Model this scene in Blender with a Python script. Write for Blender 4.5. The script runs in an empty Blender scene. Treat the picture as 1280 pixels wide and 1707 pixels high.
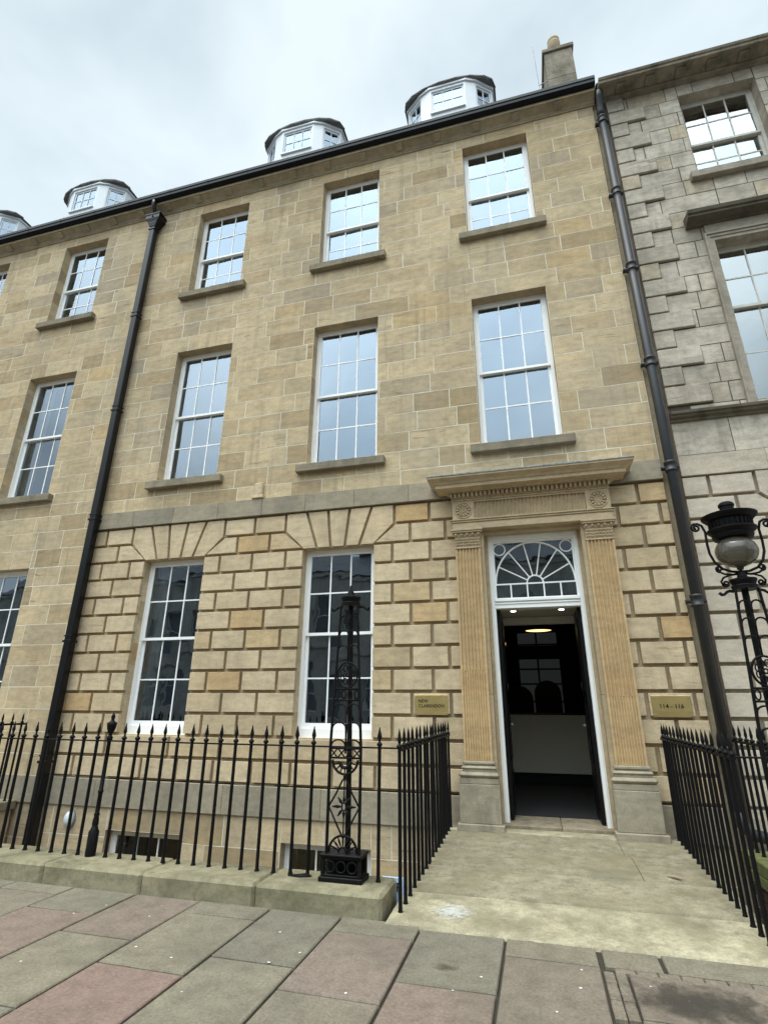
import bpy, bmesh, math, random
from mathutils import Vector, Matrix
from math import sin, cos, pi, radians

random.seed(11)
S = bpy.context.scene
COL = S.collection

# ------------------------------------------------------------------ camera
f_px, yaw, pitch, roll = 884.7, .2655, .3505, .0059
F = Vector((-sin(yaw)*cos(pitch), cos(yaw)*cos(pitch), sin(pitch)))
R0 = F.cross(Vector((0, 0, 1))).normalized()
U0 = R0.cross(F)
Rv = cos(roll)*R0 + sin(roll)*U0
Uv = -sin(roll)*R0 + cos(roll)*U0
cam = bpy.data.cameras.new('camera')
camo = bpy.data.objects.new('camera', cam)
COL.objects.link(camo)
camo.matrix_world = Matrix(((Rv.x, Uv.x, -F.x, 0), (Rv.y, Uv.y, -F.y, -7), (Rv.z, Uv.z, -F.z, 0), (0, 0, 0, 1)))
cam.sensor_fit = 'VERTICAL'
cam.sensor_height = 24
cam.lens = f_px/1707*24
cam.clip_end = 500
cam.clip_start = .05
S.camera = camo

# ------------------------------------------------------------------ sky and sun (overcast)
W = bpy.data.worlds.new("World")
S.world = W
W.use_nodes = True
nt = W.node_tree
nt.nodes.clear()
def N(t, typ, **kw):
    n = t.nodes.new(typ)
    for k, v in kw.items():
        setattr(n, k, v)
    return n
def setin(n, **kw):
    for k, v in kw.items():
        n.inputs[k.replace('_', ' ')].default_value = v
out = N(nt, 'ShaderNodeOutputWorld')
bg = N(nt, 'ShaderNodeBackground')
bg.inputs[1].default_value = 1.0
sky = N(nt, 'ShaderNodeTexSky', sky_type='NISHITA', sun_disc=False)
SUN_EL, SUN_AZ = radians(76), radians(215)
sky.sun_elevation = SUN_EL
sky.sun_rotation = SUN_AZ
tc = N(nt, 'ShaderNodeTexCoord')
sep = N(nt, 'ShaderNodeSeparateXYZ')
nt.links.new(tc.outputs['Generated'], sep.inputs[0])
sk = N(nt, 'ShaderNodeVectorMath', operation='SCALE')
nt.links.new(sky.outputs[0], sk.inputs[0])
sk.inputs['Scale'].default_value = .10
mp = N(nt, 'ShaderNodeMapping')
mp.inputs['Scale'].default_value = (1.4, 1.4, 2.6)
nt.links.new(tc.outputs['Generated'], mp.inputs[0])
no = N(nt, 'ShaderNodeTexNoise')
setin(no, Scale=1.7, Detail=5.0, Roughness=.5, Distortion=.25)
nt.links.new(mp.outputs[0], no.inputs['Vector'])
rp = N(nt, 'ShaderNodeValToRGB')
rp.color_ramp.elements[0].position = .36
rp.color_ramp.elements[0].color = (.55, .67, .76, 1)
rp.color_ramp.elements[1].position = .62
rp.color_ramp.elements[1].color = (.76, .88, .95, 1)
nt.links.new(no.outputs[0], rp.inputs[0])
# the overcast is brighter on the side the sun is on (behind the photographer, -y)
dp = N(nt, 'ShaderNodeVectorMath', operation='DOT_PRODUCT')
nt.links.new(tc.outputs['Generated'], dp.inputs[0])
dp.inputs[1].default_value = (-.12, -.5, .86)
mr = N(nt, 'ShaderNodeMapRange')
setin(mr, From_Min=.70, From_Max=1.0, To_Min=1.0, To_Max=5.4)
nt.links.new(dp.outputs['Value'], mr.inputs['Value'])
warm = N(nt, 'ShaderNodeMix', data_type='RGBA')
warm.inputs[6].default_value = (1, 1, 1, 1)
warm.inputs[7].default_value = (1.0, .96, .91, 1)
nt.links.new(dp.outputs['Value'], warm.inputs[0])
cl = N(nt, 'ShaderNodeVectorMath', operation='SCALE')
nt.links.new(rp.outputs[0], cl.inputs[0])
nt.links.new(mr.outputs[0], cl.inputs['Scale'])
mx = N(nt, 'ShaderNodeMix', data_type='RGBA')
mx.inputs[0].default_value = .93
nt.links.new(sk.outputs[0], mx.inputs[6])
nt.links.new(cl.outputs[0], mx.inputs[7])
wm = N(nt, 'ShaderNodeMix', data_type='RGBA', blend_type='MULTIPLY')
wm.inputs[0].default_value = 1
nt.links.new(mx.outputs[2], wm.inputs[6])
nt.links.new(warm.outputs[2], wm.inputs[7])
nt.links.new(wm.outputs[2], bg.inputs[0])
nt.links.new(bg.outputs[0], out.inputs[0])

sun = bpy.data.lights.new('sun', 'SUN')
sun.energy = 1.3
sun.angle = radians(30)
sun.color = (1, .95, .88)
suno = bpy.data.objects.new('sun', sun)
COL.objects.link(suno)
d = Vector((sin(SUN_AZ)*cos(SUN_EL), cos(SUN_AZ)*cos(SUN_EL), sin(SUN_EL)))
suno.rotation_euler = d.to_track_quat('Z', 'Y').to_euler()
suno.location = (0, -20, 30)

vs = S.view_settings
vs.view_transform = 'Standard'
vs.look = 'None'
vs.exposure = .27
vs.gamma = 1
S.cycles.max_bounces = 8
S.cycles.transparent_max_bounces = 12
S.cycles.sample_clamp_indirect = 4

# ------------------------------------------------------------------ materials
M = {}
def mat(name):
    m = bpy.data.materials.new(name)
    m.use_nodes = True
    t = m.node_tree
    b = t.nodes['Principled BSDF']
    M[name] = m
    return m, t, b
def ramp(t, stops, src=None, interp='LINEAR'):
    r = N(t, 'ShaderNodeValToRGB')
    r.color_ramp.interpolation = interp
    e = r.color_ramp.elements
    while len(e) < len(stops):
        e.new(.5)
    for el, (p, c) in zip(e, stops):
        el.position = p
        el.color = (*c, 1) if len(c) == 3 else c
    if src is not None:
        t.links.new(src, r.inputs[0])
    return r
def mixc(t, fac, a, b, mode='MIX'):
    m = N(t, 'ShaderNodeMix', data_type='RGBA', blend_type=mode)
    for i, v in ((0, fac), (6, a), (7, b)):
        if hasattr(v, 'links'):
            t.links.new(v, m.inputs[i])
        else:
            m.inputs[i].default_value = v if i == 0 else ((*v, 1) if len(v) == 3 else v)
    return m.outputs[2]
def noise(t, vec, scale, detail=4, rough=.55, dist=0.0):
    n = N(t, 'ShaderNodeTexNoise')
    setin(n, Scale=scale, Detail=float(detail), Roughness=rough, Distortion=dist)
    t.links.new(vec, n.inputs['Vector'])
    return n.outputs[0]
def mapping(t, scale, rot=(0, 0, 0), loc=None):
    tc = N(t, 'ShaderNodeNewGeometry')
    m = N(t, 'ShaderNodeMapping')
    m.inputs['Scale'].default_value = scale
    m.inputs['Rotation'].default_value = rot
    if loc is not None:
        t.links.new(loc, m.inputs['Location'])
    t.links.new(tc.outputs['Position'], m.inputs[0])
    return m.outputs[0]
def addbump(t, b, h, strength, dist=.01):
    bp = N(t, 'ShaderNodeBump')
    bp.inputs['Strength'].default_value = strength
    bp.inputs['Distance'].default_value = dist
    t.links.new(h, bp.inputs['Height'])
    t.links.new(bp.outputs[0], b.inputs['Normal'])
def math_(t, op, a, b=None):
    m = N(t, 'ShaderNodeMath', operation=op)
    for i, v in ((0, a), (1, b)):
        if v is None:
            continue
        if hasattr(v, 'links'):
            t.links.new(v, m.inputs[i])
        else:
            m.inputs[i].default_value = v
    return m.outputs[0]

def stone(name, stops, streak=.35, veins=(.20, .12, .06), vein_amt=.6, dirt=(.16, .14, .11), dirt_amt=.35, dirt_scale=.6, grime=None, bump=.35, rough=.9, mott=.5, runs=0, grit=.4):
    """Sandstone: colour of each block from the face attribute 'rnd', bedding streaks shifted per block, weathering."""
    m, t, b = mat(name)
    at = N(t, 'ShaderNodeAttribute', attribute_name='rnd')
    base = ramp(t, stops, at.outputs['Fac']).outputs[0]
    off = N(t, 'ShaderNodeCombineXYZ')
    k = math_(t, 'MULTIPLY', at.outputs['Fac'], 37.0)
    for i in range(3):
        t.links.new(k, off.inputs[i])
    sv = mapping(t, (1.1, 1.1, 5.0), (0, .03, 0), off.outputs[0])
    n1 = noise(t, sv, 1.9, 7, .62, .35)
    col = mixc(t, streak, base, ramp(t, [(.25, (.55, .52, .48)), (.5, (.98, .98, .98)), (.75, (1.35, 1.3, 1.2))], n1).outputs[0], 'MULTIPLY')
    # tiny grain
    n2 = noise(t, mapping(t, (1, 1, 1)), 60, 3, .6)
    col = mixc(t, grit, col, ramp(t, [(.3, (.72, .72, .72)), (.7, (1.25, 1.25, 1.25))], n2).outputs[0], 'MULTIPLY')
    n7 = noise(t, mapping(t, (1, 1, 1.6), (0, 0, 0), off.outputs[0]), 9, 6, .7)
    col = mixc(t, mott, col, ramp(t, [(.3, (.62, .60, .57)), (.52, (1, 1, 1)), (.72, (1.25, 1.24, 1.2))], n7).outputs[0], 'MULTIPLY')
    # iron veins, thin and only here and there
    n3 = noise(t, mapping(t, (.7, .7, 9.0), (0, -.12, 0), off.outputs[0]), 1.6, 5, .6, 1.6)
    v = ramp(t, [(.62, (0, 0, 0)), (.66, (1, 1, 1))], n3).outputs[0]
    n4 = noise(t, mapping(t, (1, 1, 1)), 1.1, 2)
    v = mixc(t, 1.0, v, ramp(t, [(.45, (0, 0, 0)), (.6, (1, 1, 1))], n4).outputs[0], 'MULTIPLY')
    vm = math_(t, 'MULTIPLY', v, vein_amt)
    col = mixc(t, vm, col, veins)
    # patchy weathering, drawn downwards
    n5 = noise(t, mapping(t, (1.6, 1.6, .55)), dirt_scale, 6, .62, .3)
    dm = ramp(t, [(.48, (0, 0, 0)), (.75, (1, 1, 1))], n5).outputs[0]
    col = mixc(t, math_(t, 'MULTIPLY', dm, dirt_amt), col, dirt)
    if runs:
        n8 = noise(t, mapping(t, (7, 7, .45)), 1.3, 4, .6, .2)
        n9 = noise(t, mapping(t, (1, 1, 1)), .8, 2)
        rm_ = mixc(t, 1.0, ramp(t, [(.52, (0, 0, 0)), (.72, (1, 1, 1))], n8).outputs[0], ramp(t, [(.4, (0, 0, 0)), (.6, (1, 1, 1))], n9).outputs[0], 'MULTIPLY')
        col = mixc(t, math_(t, 'MULTIPLY', rm_, runs), col, dirt)
    if grime:
        gcol, gs, glo, ghi, gam = grime
        n6 = noise(t, mapping(t, (1, 1, 1)), gs, 7, .65, .4)
        gm = ramp(t, [(glo, (0, 0, 0)), (ghi, (1, 1, 1))], n6).outputs[0]
        col = mixc(t, math_(t, 'MULTIPLY', gm, gam), col, gcol)
    t.links.new(col, b.inputs['Base Color'])
    b.inputs['Roughness'].default_value = rough
    b.inputs['Specular IOR Level'].default_value = .12
    h = math_(t, 'ADD', math_(t, 'MULTIPLY', n1, .7), math_(t, 'MULTIPLY', n2, .25))
    addbump(t, b, h, bump, .006)
    return m

BUFF = [(0, (0.374, 0.281, 0.166)), (.15, (0.460, 0.352, 0.216)), (.4, (0.535, 0.418, 0.262)), (.62, (0.567, 0.449, 0.287)), (.80, (0.503, 0.398, 0.262)), (.93, (0.407, 0.326, 0.223)), (1, (0.546, 0.398, 0.218))]
stone('ashlar', BUFF, runs=.45, grime=((.30, .275, .225), .55, .50, .68, .35), streak=.45, vein_amt=.75, dirt_amt=.40, dirt=(.17, .145, .105))
stone('rustic', [(0, (0.464, 0.360, 0.226)), (.2, (0.540, 0.427, 0.281)), (.5, (0.583, 0.466, 0.311)), (.75, (0.594, 0.474, 0.316)), (.88, (0.540, 0.412, 0.250)), (1, (0.518, 0.345, 0.168))], streak=.4, vein_amt=.45, dirt_amt=.4, dirt=(.22, .18, .12), dirt_scale=1.4, bump=.35, runs=.25)
stone('joint', [(0, (.46, .375, .25)), (1, (.46, .375, .25))], streak=.2, vein_amt=0, dirt_amt=.5)
stone('mortar', [(0, (.72, .67, .55)), (1, (.72, .67, .55))], streak=.2, vein_amt=0, dirt_amt=.95, dirt=(.40, .34, .235), dirt_scale=1.1)
stone('trim', [(0, (.36, .305, .215)), (.5, (.41, .345, .24)), (1, (.33, .285, .21))], streak=.4, vein_amt=.2, dirt_amt=.55, dirt=(.15, .13, .10), dirt_scale=1.2)
stone('sill', [(0, (.24, .205, .15)), (1, (.29, .25, .18))], streak=.4, vein_amt=.0, dirt_amt=.7, dirt=(.10, .09, .07), dirt_scale=2.0)
stone('porch', [(0, (0.475, 0.371, 0.235)), (.5, (0.508, 0.402, 0.265)), (1, (0.454, 0.350, 0.220))], streak=.25, vein_amt=.1, dirt_amt=.45, dirt=(.24, .205, .145), dirt_scale=1.3, bump=.2)
stone('porch_shaft', [(0, (0.464, 0.340, 0.198)), (.5, (0.562, 0.400, 0.216)), (.75, (0.497, 0.370, 0.230)), (1, (0.540, 0.360, 0.175))], streak=.3, vein_amt=.1, dirt_amt=.35, dirt=(.26, .21, .14), dirt_scale=1.5, bump=.2)
stone('porch_base', [(0, (.33, .29, .22)), (1, (.37, .325, .24))], streak=.3, vein_amt=.1, dirt_amt=.8, dirt=(.12, .105, .08), dirt_scale=2.5, bump=.4)
stone('band', [(0, (.30, .26, .195)), (.5, (.35, .30, .22)), (1, (.27, .24, .185))], streak=.35, vein_amt=.1, dirt_amt=.55, dirt=(.13, .12, .095), dirt_scale=1.0)
stone('grey_ashlar', runs=.4, stops=[(0, (.40, .355, .29)), (.3, (.49, .435, .36)), (.6, (.56, .50, .42)), (.85, (.43, .375, .30)), (1, (.50, .42, .31))], streak=.6, vein_amt=.5, veins=(.12, .09, .06), dirt_amt=.65, dirt=(.15, .13, .10), dirt_scale=1.6, grime=((.22, .195, .16), 2.4, .52, .72, .45), bump=.6, mott=.6)
stone('grey_rustic', [(0, (0.478, 0.411, 0.330)), (.6, (0.562, 0.490, 0.400)), (1, (0.520, 0.450, 0.363))], streak=.35, vein_amt=.15, dirt_amt=.3, dirt=(.30, .265, .215), bump=.25)
stone('grey_channel', [(0, (.42, .365, .29)), (1, (.42, .365, .29))], streak=.3, vein_amt=0, dirt_amt=.5)
stone('grey_joint_shade', [(0, (.10, .088, .07)), (1, (.10, .088, .07))], streak=.3, vein_amt=0, dirt_amt=.5)
stone('grey_trim', [(0, (.26, .225, .175)), (1, (.33, .285, .225))], streak=.5, vein_amt=.2, dirt_amt=.8, dirt=(.10, .09, .07), dirt_scale=2.2, grime=((.07, .075, .045), 3.0, .5, .7, .7), bump=.6)
stone('grey_dressed', [(0, (.33, .29, .235)), (1, (.37, .33, .27))], streak=.4, vein_amt=.1, dirt_amt=.6, dirt=(.16, .14, .11), dirt_scale=1.8)
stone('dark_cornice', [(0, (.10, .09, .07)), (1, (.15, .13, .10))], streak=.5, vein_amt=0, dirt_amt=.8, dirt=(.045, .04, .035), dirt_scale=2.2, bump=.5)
stone('kerbstone', [(0, (0.252, 0.225, 0.148)), (.5, (0.302, 0.272, 0.180)), (1, (0.269, 0.234, 0.152))], mott=.8, streak=.35, vein_amt=.2, dirt_amt=.65, dirt=(.15, .14, .085), dirt_scale=1.4, grime=((.095, .088, .05), 2.6, .45, .66, .75), bump=.5)
stone('landing', [(0, (.22, .195, .135)), (.5, (.31, .275, .19)), (1, (.43, .385, .265))], mott=1.0, grit=.7, streak=.2, vein_amt=.3, veins=(.26, .20, .11), dirt_amt=.8, dirt=(.15, .135, .09), dirt_scale=1.6, grime=((.21, .185, .115), 2.2, .46, .62, .6), bump=.7)
stone('threshold', [(0, (.28, .235, .165)), (1, (.33, .275, .195))], mott=.9, dirt_amt=.7, dirt=(.13, .11, .08), dirt_scale=4, bump=.6)
stone('flagstone', [(0, (0.172, 0.155, 0.117)), (.22, (0.189, 0.170, 0.131)), (.42, (0.223, 0.197, 0.144)), (.58, (0.193, 0.163, 0.126)), (.72, (0.227, 0.174, 0.139)), (.86, (0.197, 0.174, 0.144)), (.93, (0.227, 0.166, 0.135)), (1, (0.239, 0.166, 0.137))], streak=.15, vein_amt=.12, dirt_amt=.5, dirt=(.115, .105, .08), dirt_scale=1.1, grime=((.13, .115, .09), 5.0, .55, .75, .35), bump=.9, mott=.6, grit=.8)
stone('slab_joint', [(0, (.05, .045, .035)), (1, (.08, .07, .055))], streak=.2, vein_amt=0, dirt_amt=.5, dirt=(.03, .03, .02))
stone('moss_stone', [(0, (.13, .145, .05)), (1, (.19, .19, .09))], streak=.4, vein_amt=.2, dirt_amt=.7, dirt=(.08, .09, .03), dirt_scale=3.0, bump=.7)
stone('brick_dark', [(0, (.07, .045, .035)), (1, (.12, .075, .055))], streak=.5, vein_amt=0, dirt_amt=.5, dirt=(.03, .03, .02), bump=.7)
stone('opposite_stone', [(0, (.50, .47, .41)), (1, (.62, .58, .50))], streak=.4, vein_amt=0, dirt_amt=.6, dirt=(.04, .036, .03))
stone('pot_clay', [(0, (.52, .42, .29)), (1, (.52, .42, .29))], streak=.4, vein_amt=0, dirt_amt=.5, dirt=(.36, .29, .20), dirt_scale=2)
stone('asphalt', [(0, (.05, .05, .05)), (1, (.06, .06, .06))], streak=.1, vein_amt=0, dirt_amt=.3, dirt=(.03, .03, .03), bump=.8)
stone('slate', [(0, (.06, .062, .068)), (1, (.11, .11, .115))], streak=.4, vein_amt=0, dirt_amt=.5, dirt=(.05, .05, .04), bump=.5, rough=.6)

def simple(name, col, rough=.5, metal=0, nscale=30, namt=.3, bump=.1, spec=.5, col2=None, bdist=.003):
    m, t, b = mat(name)
    n = noise(t, mapping(t, (1, 1, 1)), nscale, 5)
    c2 = col2 or tuple(c*.6 for c in col)
    c = mixc(t, math_(t, 'MULTIPLY', ramp(t, [(.4, (0, 0, 0)), (.7, (1, 1, 1))], n).outputs[0], namt), col, c2)
    t.links.new(c, b.inputs['Base Color'])
    b.inputs['Roughness'].default_value = rough
    b.inputs['Metallic'].default_value = metal
    b.inputs['Specular IOR Level'].default_value = spec
    addbump(t, b, n, bump, bdist)
    return m
simple('iron', (.005, .005, .006), .5, nscale=45, namt=.6, col2=(.012, .010, .009), bump=.5, spec=.13)
simple('iron_gloss', (.006, .006, .007), .28, nscale=12, namt=.3, col2=(.012, .012, .012), bump=.15, spec=.25)
simple('pipe_grey', (.018, .021, .025), .5, nscale=6, namt=.7, col2=(.030, .026, .024), bump=.3)
simple('pipe_rust', (.055, .045, .040), .6, nscale=10, namt=.7, col2=(.10, .055, .035), bump=.4)
simple('white_paint', (.90, .90, .89), .35, nscale=9, namt=.25, col2=(.80, .80, .78), bump=.08)
simple('grey_paint', (.70, .73, .76), .45, nscale=8, namt=.3, col2=(.60, .62, .64), bump=.05)
simple('old_paint', (.60, .58, .52), .5, nscale=9, namt=.5, col2=(.40, .37, .31), bump=.2)
simple('lead', (.13, .125, .12), .6, nscale=5, namt=.8, col2=(.07, .062, .055), bump=.5, bdist=.01)
simple('lead_light', (.30, .33, .33), .5, nscale=16, namt=.9, col2=(.11, .12, .12), bump=.5)
simple('brass', (.78, .60, .27), .36, metal=1, nscale=3.0, namt=.5, col2=(.60, .43, .17), bump=.6, bdist=.02)
simple('letter_black', (.006, .006, .006), .6, spec=.1)
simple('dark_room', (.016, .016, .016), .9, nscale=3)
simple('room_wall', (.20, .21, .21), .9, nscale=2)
simple('dark_door', (.005, .005, .005), .4, nscale=8, spec=.15)
simple('carpet', (.020, .020, .020), 1.0, nscale=90, bump=.8)
simple('desk_grey', (.80, .75, .60), .7, nscale=30, namt=.2)
simple('ceiling_white', (.55, .53, .48), .7, nscale=3, namt=.3)
simple('curtain', (.85, .87, .86), .9, nscale=20, namt=.3)
simple('galv', (.25, .26, .27), .5, metal=.3, nscale=30)
simple('plastic_white', (.62, .68, .70), .35, nscale=20, namt=.1)
simple('sign_blue', (.50, .68, .88), .4, nscale=20, namt=.1)
simple('chip', (.70, .70, .66), .8, nscale=30)
simple('leaf_brown', (.10, .05, .03), .8, nscale=30)
simple('rust_hinge', (.09, .05, .03), .8, nscale=40)

def glass(name, ior, gain, gcol, tint):
    m, t, b = mat(name)
    t.nodes.remove(b)
    o = t.nodes['Material Output']
    fr = N(t, 'ShaderNodeFresnel')
    fr.inputs[0].default_value = ior
    g = N(t, 'ShaderNodeBsdfGlossy')
    g.inputs['Color'].default_value = (*gcol, 1)
    g.inputs['Roughness'].default_value = .015
    n = noise(t, mapping(t, (1, 1, 1)), 2.2, 2)
    bp = N(t, 'ShaderNodeBump')
    bp.inputs['Strength'].default_value = .10
    bp.inputs['Distance'].default_value = .02
    t.links.new(n, bp.inputs['Height'])
    t.links.new(bp.outputs[0], g.inputs['Normal'])
    tr = N(t, 'ShaderNodeBsdfTransparent')
    tr.inputs[0].default_value = (*tint, 1)
    ms = N(t, 'ShaderNodeMixShader')
    t.links.new(math_(t, 'MULTIPLY', fr.outputs[0], gain), ms.inputs[0])
    t.links.new(tr.outputs[0], ms.inputs[1])
    t.links.new(g.outputs[0], ms.inputs[2])
    t.links.new(ms.outputs[0], o.inputs[0])
    return m
glass('glass', 2.3, 1.45, (.74, .86, 1.0), (.86, .89, .9))
glass('glass_old', 2.3, 2.0, (.93, .98, 1.0), (.86, .89, .9))
m, t, b = mat('globe_glass')
b.inputs['Base Color'].default_value = (.15, .135, .11, 1)
b.inputs['Roughness'].default_value = .08
b.inputs['Transmission Weight'].default_value = .55
b.inputs['IOR'].default_value = 1.3
b.inputs['Coat Weight'].default_value = .6
def emis(name, col, s):
    m, t, b = mat(name)
    b.inputs['Base Color'].default_value = (*col, 1)
    b.inputs['Emission Color'].default_value = (*col, 1)
    b.inputs['Emission Strength'].default_value = s
emis('lamp_warm', (1, .66, .26), 2.2)
emis('rear_pane_glow', (.50, .56, .58), .02)  # slight emission added so the hall's rear panes show in the dark
emis('lamp_spot', (1, .93, .78), 6)

# ------------------------------------------------------------------ mesh helpers
class MB:
    def __init__(s):
        s.v = []; s.f = []; s.m = []; s.r = []; s.sm = []; s.cur = 0; s.rnd = .5; s.smooth = False
    def face(s, pts, rnd=None):
        i = len(s.v)
        s.v += [tuple(p) for p in pts]
        s.f.append(tuple(range(i, i+len(pts))))
        s.m.append(s.cur); s.r.append(s.rnd if rnd is None else rnd); s.sm.append(s.smooth)
    def faces(s, verts, fs):
        i = len(s.v)
        s.v += [tuple(p) for p in verts]
        for f in fs:
            s.f.append(tuple(i+k for k in f))
            s.m.append(s.cur); s.r.append(s.rnd); s.sm.append(s.smooth)
    def box(s, x0, x1, y0, y1, z0, z1, ch=0):
        if ch > 0:
            return s.cbox(x0, x1, y0, y1, z0, z1, ch)
        v = [(x, y, z) for x in (x0, x1) for y in (y0, y1) for z in (z0, z1)]
        s.faces(v, [(0, 1, 3, 2), (4, 6, 7, 5), (0, 4, 5, 1), (2, 3, 7, 6), (0, 2, 6, 4), (1, 5, 7, 3)])
    def cbox(s, x0, x1, y0, y1, z0, z1, c):
        b = bmesh.new()
        bmesh.ops.create_cube(b, size=1, matrix=Matrix.Translation(((x0+x1)/2, (y0+y1)/2, (z0+z1)/2)) @ Matrix.Diagonal((x1-x0, y1-y0, z1-z0, 1)))
        bmesh.ops.bevel(b, geom=b.edges[:], offset=c, segments=1, affect='EDGES')
        b.verts.index_update()
        s.faces([v.co.copy() for v in b.verts], [[v.index for v in f.verts] for f in b.faces])
        b.free()
    def block(s, pts, y, yb, ch=.006, rnd=None):
        """proud stone with a chamfer: convex polygon pts (x,z), front at y, back at yb"""
        if rnd is not None: s.rnd = rnd
        n = len(pts)
        ar = sum(pts[i][0]*pts[(i+1) % n][1]-pts[(i+1) % n][0]*pts[i][1] for i in range(n))
        if ar < 0: pts = pts[::-1]
        ins = inset(pts, ch)
        v = [(x, yb, z) for x, z in pts]+[(x, y+ch, z) for x, z in pts]+[(x, y, z) for x, z in ins]
        fs = []
        for i in range(n):
            j = (i+1) % n
            fs.append((i, j, n+j, n+i)); fs.append((n+i, n+j, 2*n+j, 2*n+i))
        fs.append(tuple(range(2*n, 3*n)))
        s.faces(v, fs)
    def prism(s, prof, x0, x1, axis='x'):
        """profile [(y,z)] swept along x (or [(x,z)] along y, [(x,y)] along z), closed with caps"""
        n = len(prof)
        def P(p, a):
            return {'x': (a, p[0], p[1]), 'y': (p[0], a, p[1]), 'z': (p[0], p[1], a)}[axis]
        v = [P(p, x0) for p in prof]+[P(p, x1) for p in prof]
        fs = [(i, (i+1) % n, n+(i+1) % n, n+i) for i in range(n)]+[tuple(range(n)), tuple(range(2*n-1, n-1, -1))]
        s.faces(v, fs)
    def tube(s, pts, r, n=8, cap=True, flat=None):
        pts = [Vector(p) for p in pts]
        rs = r if isinstance(r, (list, tuple)) else [r]*len(pts)
        up = Vector((0, 0, 1))
        T = (pts[1]-pts[0]).normalized()
        if abs(T.dot(up)) > .95: up = Vector((0, 1, 0))
        A = T.cross(up).normalized()
        v = []
        for k, p in enumerate(pts):
            if k == 0: t_ = pts[1]-pts[0]
            elif k == len(pts)-1: t_ = pts[-1]-pts[-2]
            else: t_ = (pts[k+1]-pts[k]).normalized()+(pts[k]-pts[k-1]).normalized()
            t_.normalize()
            A = (A-t_*A.dot(t_))
            if A.length < 1e-6: A = t_.orthogonal()
            A.normalize(); B = t_.cross(A)
            for i in range(n):
                a = 2*pi*(i+.5)/n
                v.append(p+rs[k]*(A*cos(a)+B*sin(a)))
        fs = []
        for k in range(len(pts)-1):
            for i in range(n):
                j = (i+1) % n
                fs.append((k*n+i, k*n+j, (k+1)*n+j, (k+1)*n+i))
        if cap:
            fs.append(tuple(range(n-1, -1, -1))); fs.append(tuple((len(pts)-1)*n+i for i in range(n)))
        s.faces(v, fs)
    def lathe(s, prof, c, n=24, sx=1, sy=1, cap=True):
        """profile [(r,z)] about the vertical through c"""
        v = []; m_ = len(prof)
        for r, z in prof:
            for i in range(n):
                a = 2*pi*i/n
                v.append((c[0]+r*cos(a)*sx, c[1]+r*sin(a)*sy, c[2]+z))
        fs = [(k*n+i, k*n+(i+1) % n, (k+1)*n+(i+1) % n, (k+1)*n+i) for k in range(m_-1) for i in range(n)]
        if cap: fs.append(tuple(range(n-1, -1, -1))); fs.append(tuple((m_-1)*n+i for i in range(n)))
        s.faces(v, fs)
    def ring(s, c, r, rt, a0=0, a1=2*pi, n=20, plane='xz', rz=None, m=6):
        rz = rz or r
        pts = []
        for i in range(n+1):
            a = a0+(a1-a0)*i/n
            if plane == 'xz': pts.append((c[0]+r*cos(a), c[1], c[2]+rz*sin(a)))
            elif plane == 'xy': pts.append((c[0]+r*cos(a), c[1]+rz*sin(a), c[2]))
        s.tube(pts, rt, m)
    def build(s, name, mats, parent=None, loc=None, keep=False):
        if not isinstance(mats, (list, tuple)): mats = [mats]
        me = bpy.data.meshes.new(name)
        me.from_pydata(s.v, [], s.f)
        for m_ in mats: me.materials.append(M[m_])
        me.polygons.foreach_set('material_index', s.m)
        me.polygons.foreach_set('use_smooth', s.sm)
        a = me.attributes.new('rnd', 'FLOAT', 'FACE')
        a.data.foreach_set('value', s.r)
        b = bmesh.new(); b.from_mesh(me)
        bmesh.ops.remove_doubles(b, verts=b.verts, dist=1e-5)
        if not keep: bmesh.ops.recalc_face_normals(b, faces=b.faces)
        b.to_mesh(me); b.free()
        me.update()
        o = bpy.data.objects.new(name, me)
        COL.objects.link(o)
        if parent is not None:
            o.parent = parent
            o.matrix_parent_inverse = Matrix.Identity(4)
            pw = world_loc(parent)
            o.location = -pw
        if loc: o.location = loc
        return o
def world_loc(o):
    v = Vector((0, 0, 0))
    while o is not None:
        v += o.location
        o = o.parent
    return v
def inset(pts, d):
    n = len(pts); out = []
    for i in range(n):
        p0, p1, p2 = Vector(pts[i-1]), Vector(pts[i]), Vector(pts[(i+1) % n])
        a = (p1-p0).normalized(); b_ = (p2-p1).normalized()
        na = Vector((-a.y, a.x)); nb = Vector((-b_.y, b_.x))
        den = 1+na.dot(nb)
        q = p1+(na+nb)*d/max(den, .2)
        out.append((q.x, q.y))
    return out
def tag(o, label=None, cat=None, group=None, kind=None):
    if label: o['label'] = label
    if cat: o['category'] = cat
    if group: o['group'] = group
    if kind: o['kind'] = kind
    return o
def empty(name, loc, label=None, cat=None, group=None):
    o = bpy.data.objects.new(name, None)
    o.empty_display_size = .2
    COL.objects.link(o); o.location = loc
    return tag(o, label, cat, group)
def subtract(rect, holes):
    rs = [rect]
    for hx0, hx1, hz0, hz1 in holes:
        nr = []
        for x0, x1, z0, z1 in rs:
            if hx0 >= x1-1e-6 or hx1 <= x0+1e-6 or hz0 >= z1-1e-6 or hz1 <= z0+1e-6:
                nr.append((x0, x1, z0, z1)); continue
            if hx0 > x0: nr.append((x0, hx0, z0, z1))
            if hx1 < x1: nr.append((hx1, x1, z0, z1))
            a, b_ = max(x0, hx0), min(x1, hx1)
            if hz0 > z0: nr.append((a, b_, z0, hz0))
            if hz1 < z1: nr.append((a, b_, hz1, z1))
        rs = nr
    return rs
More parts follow.
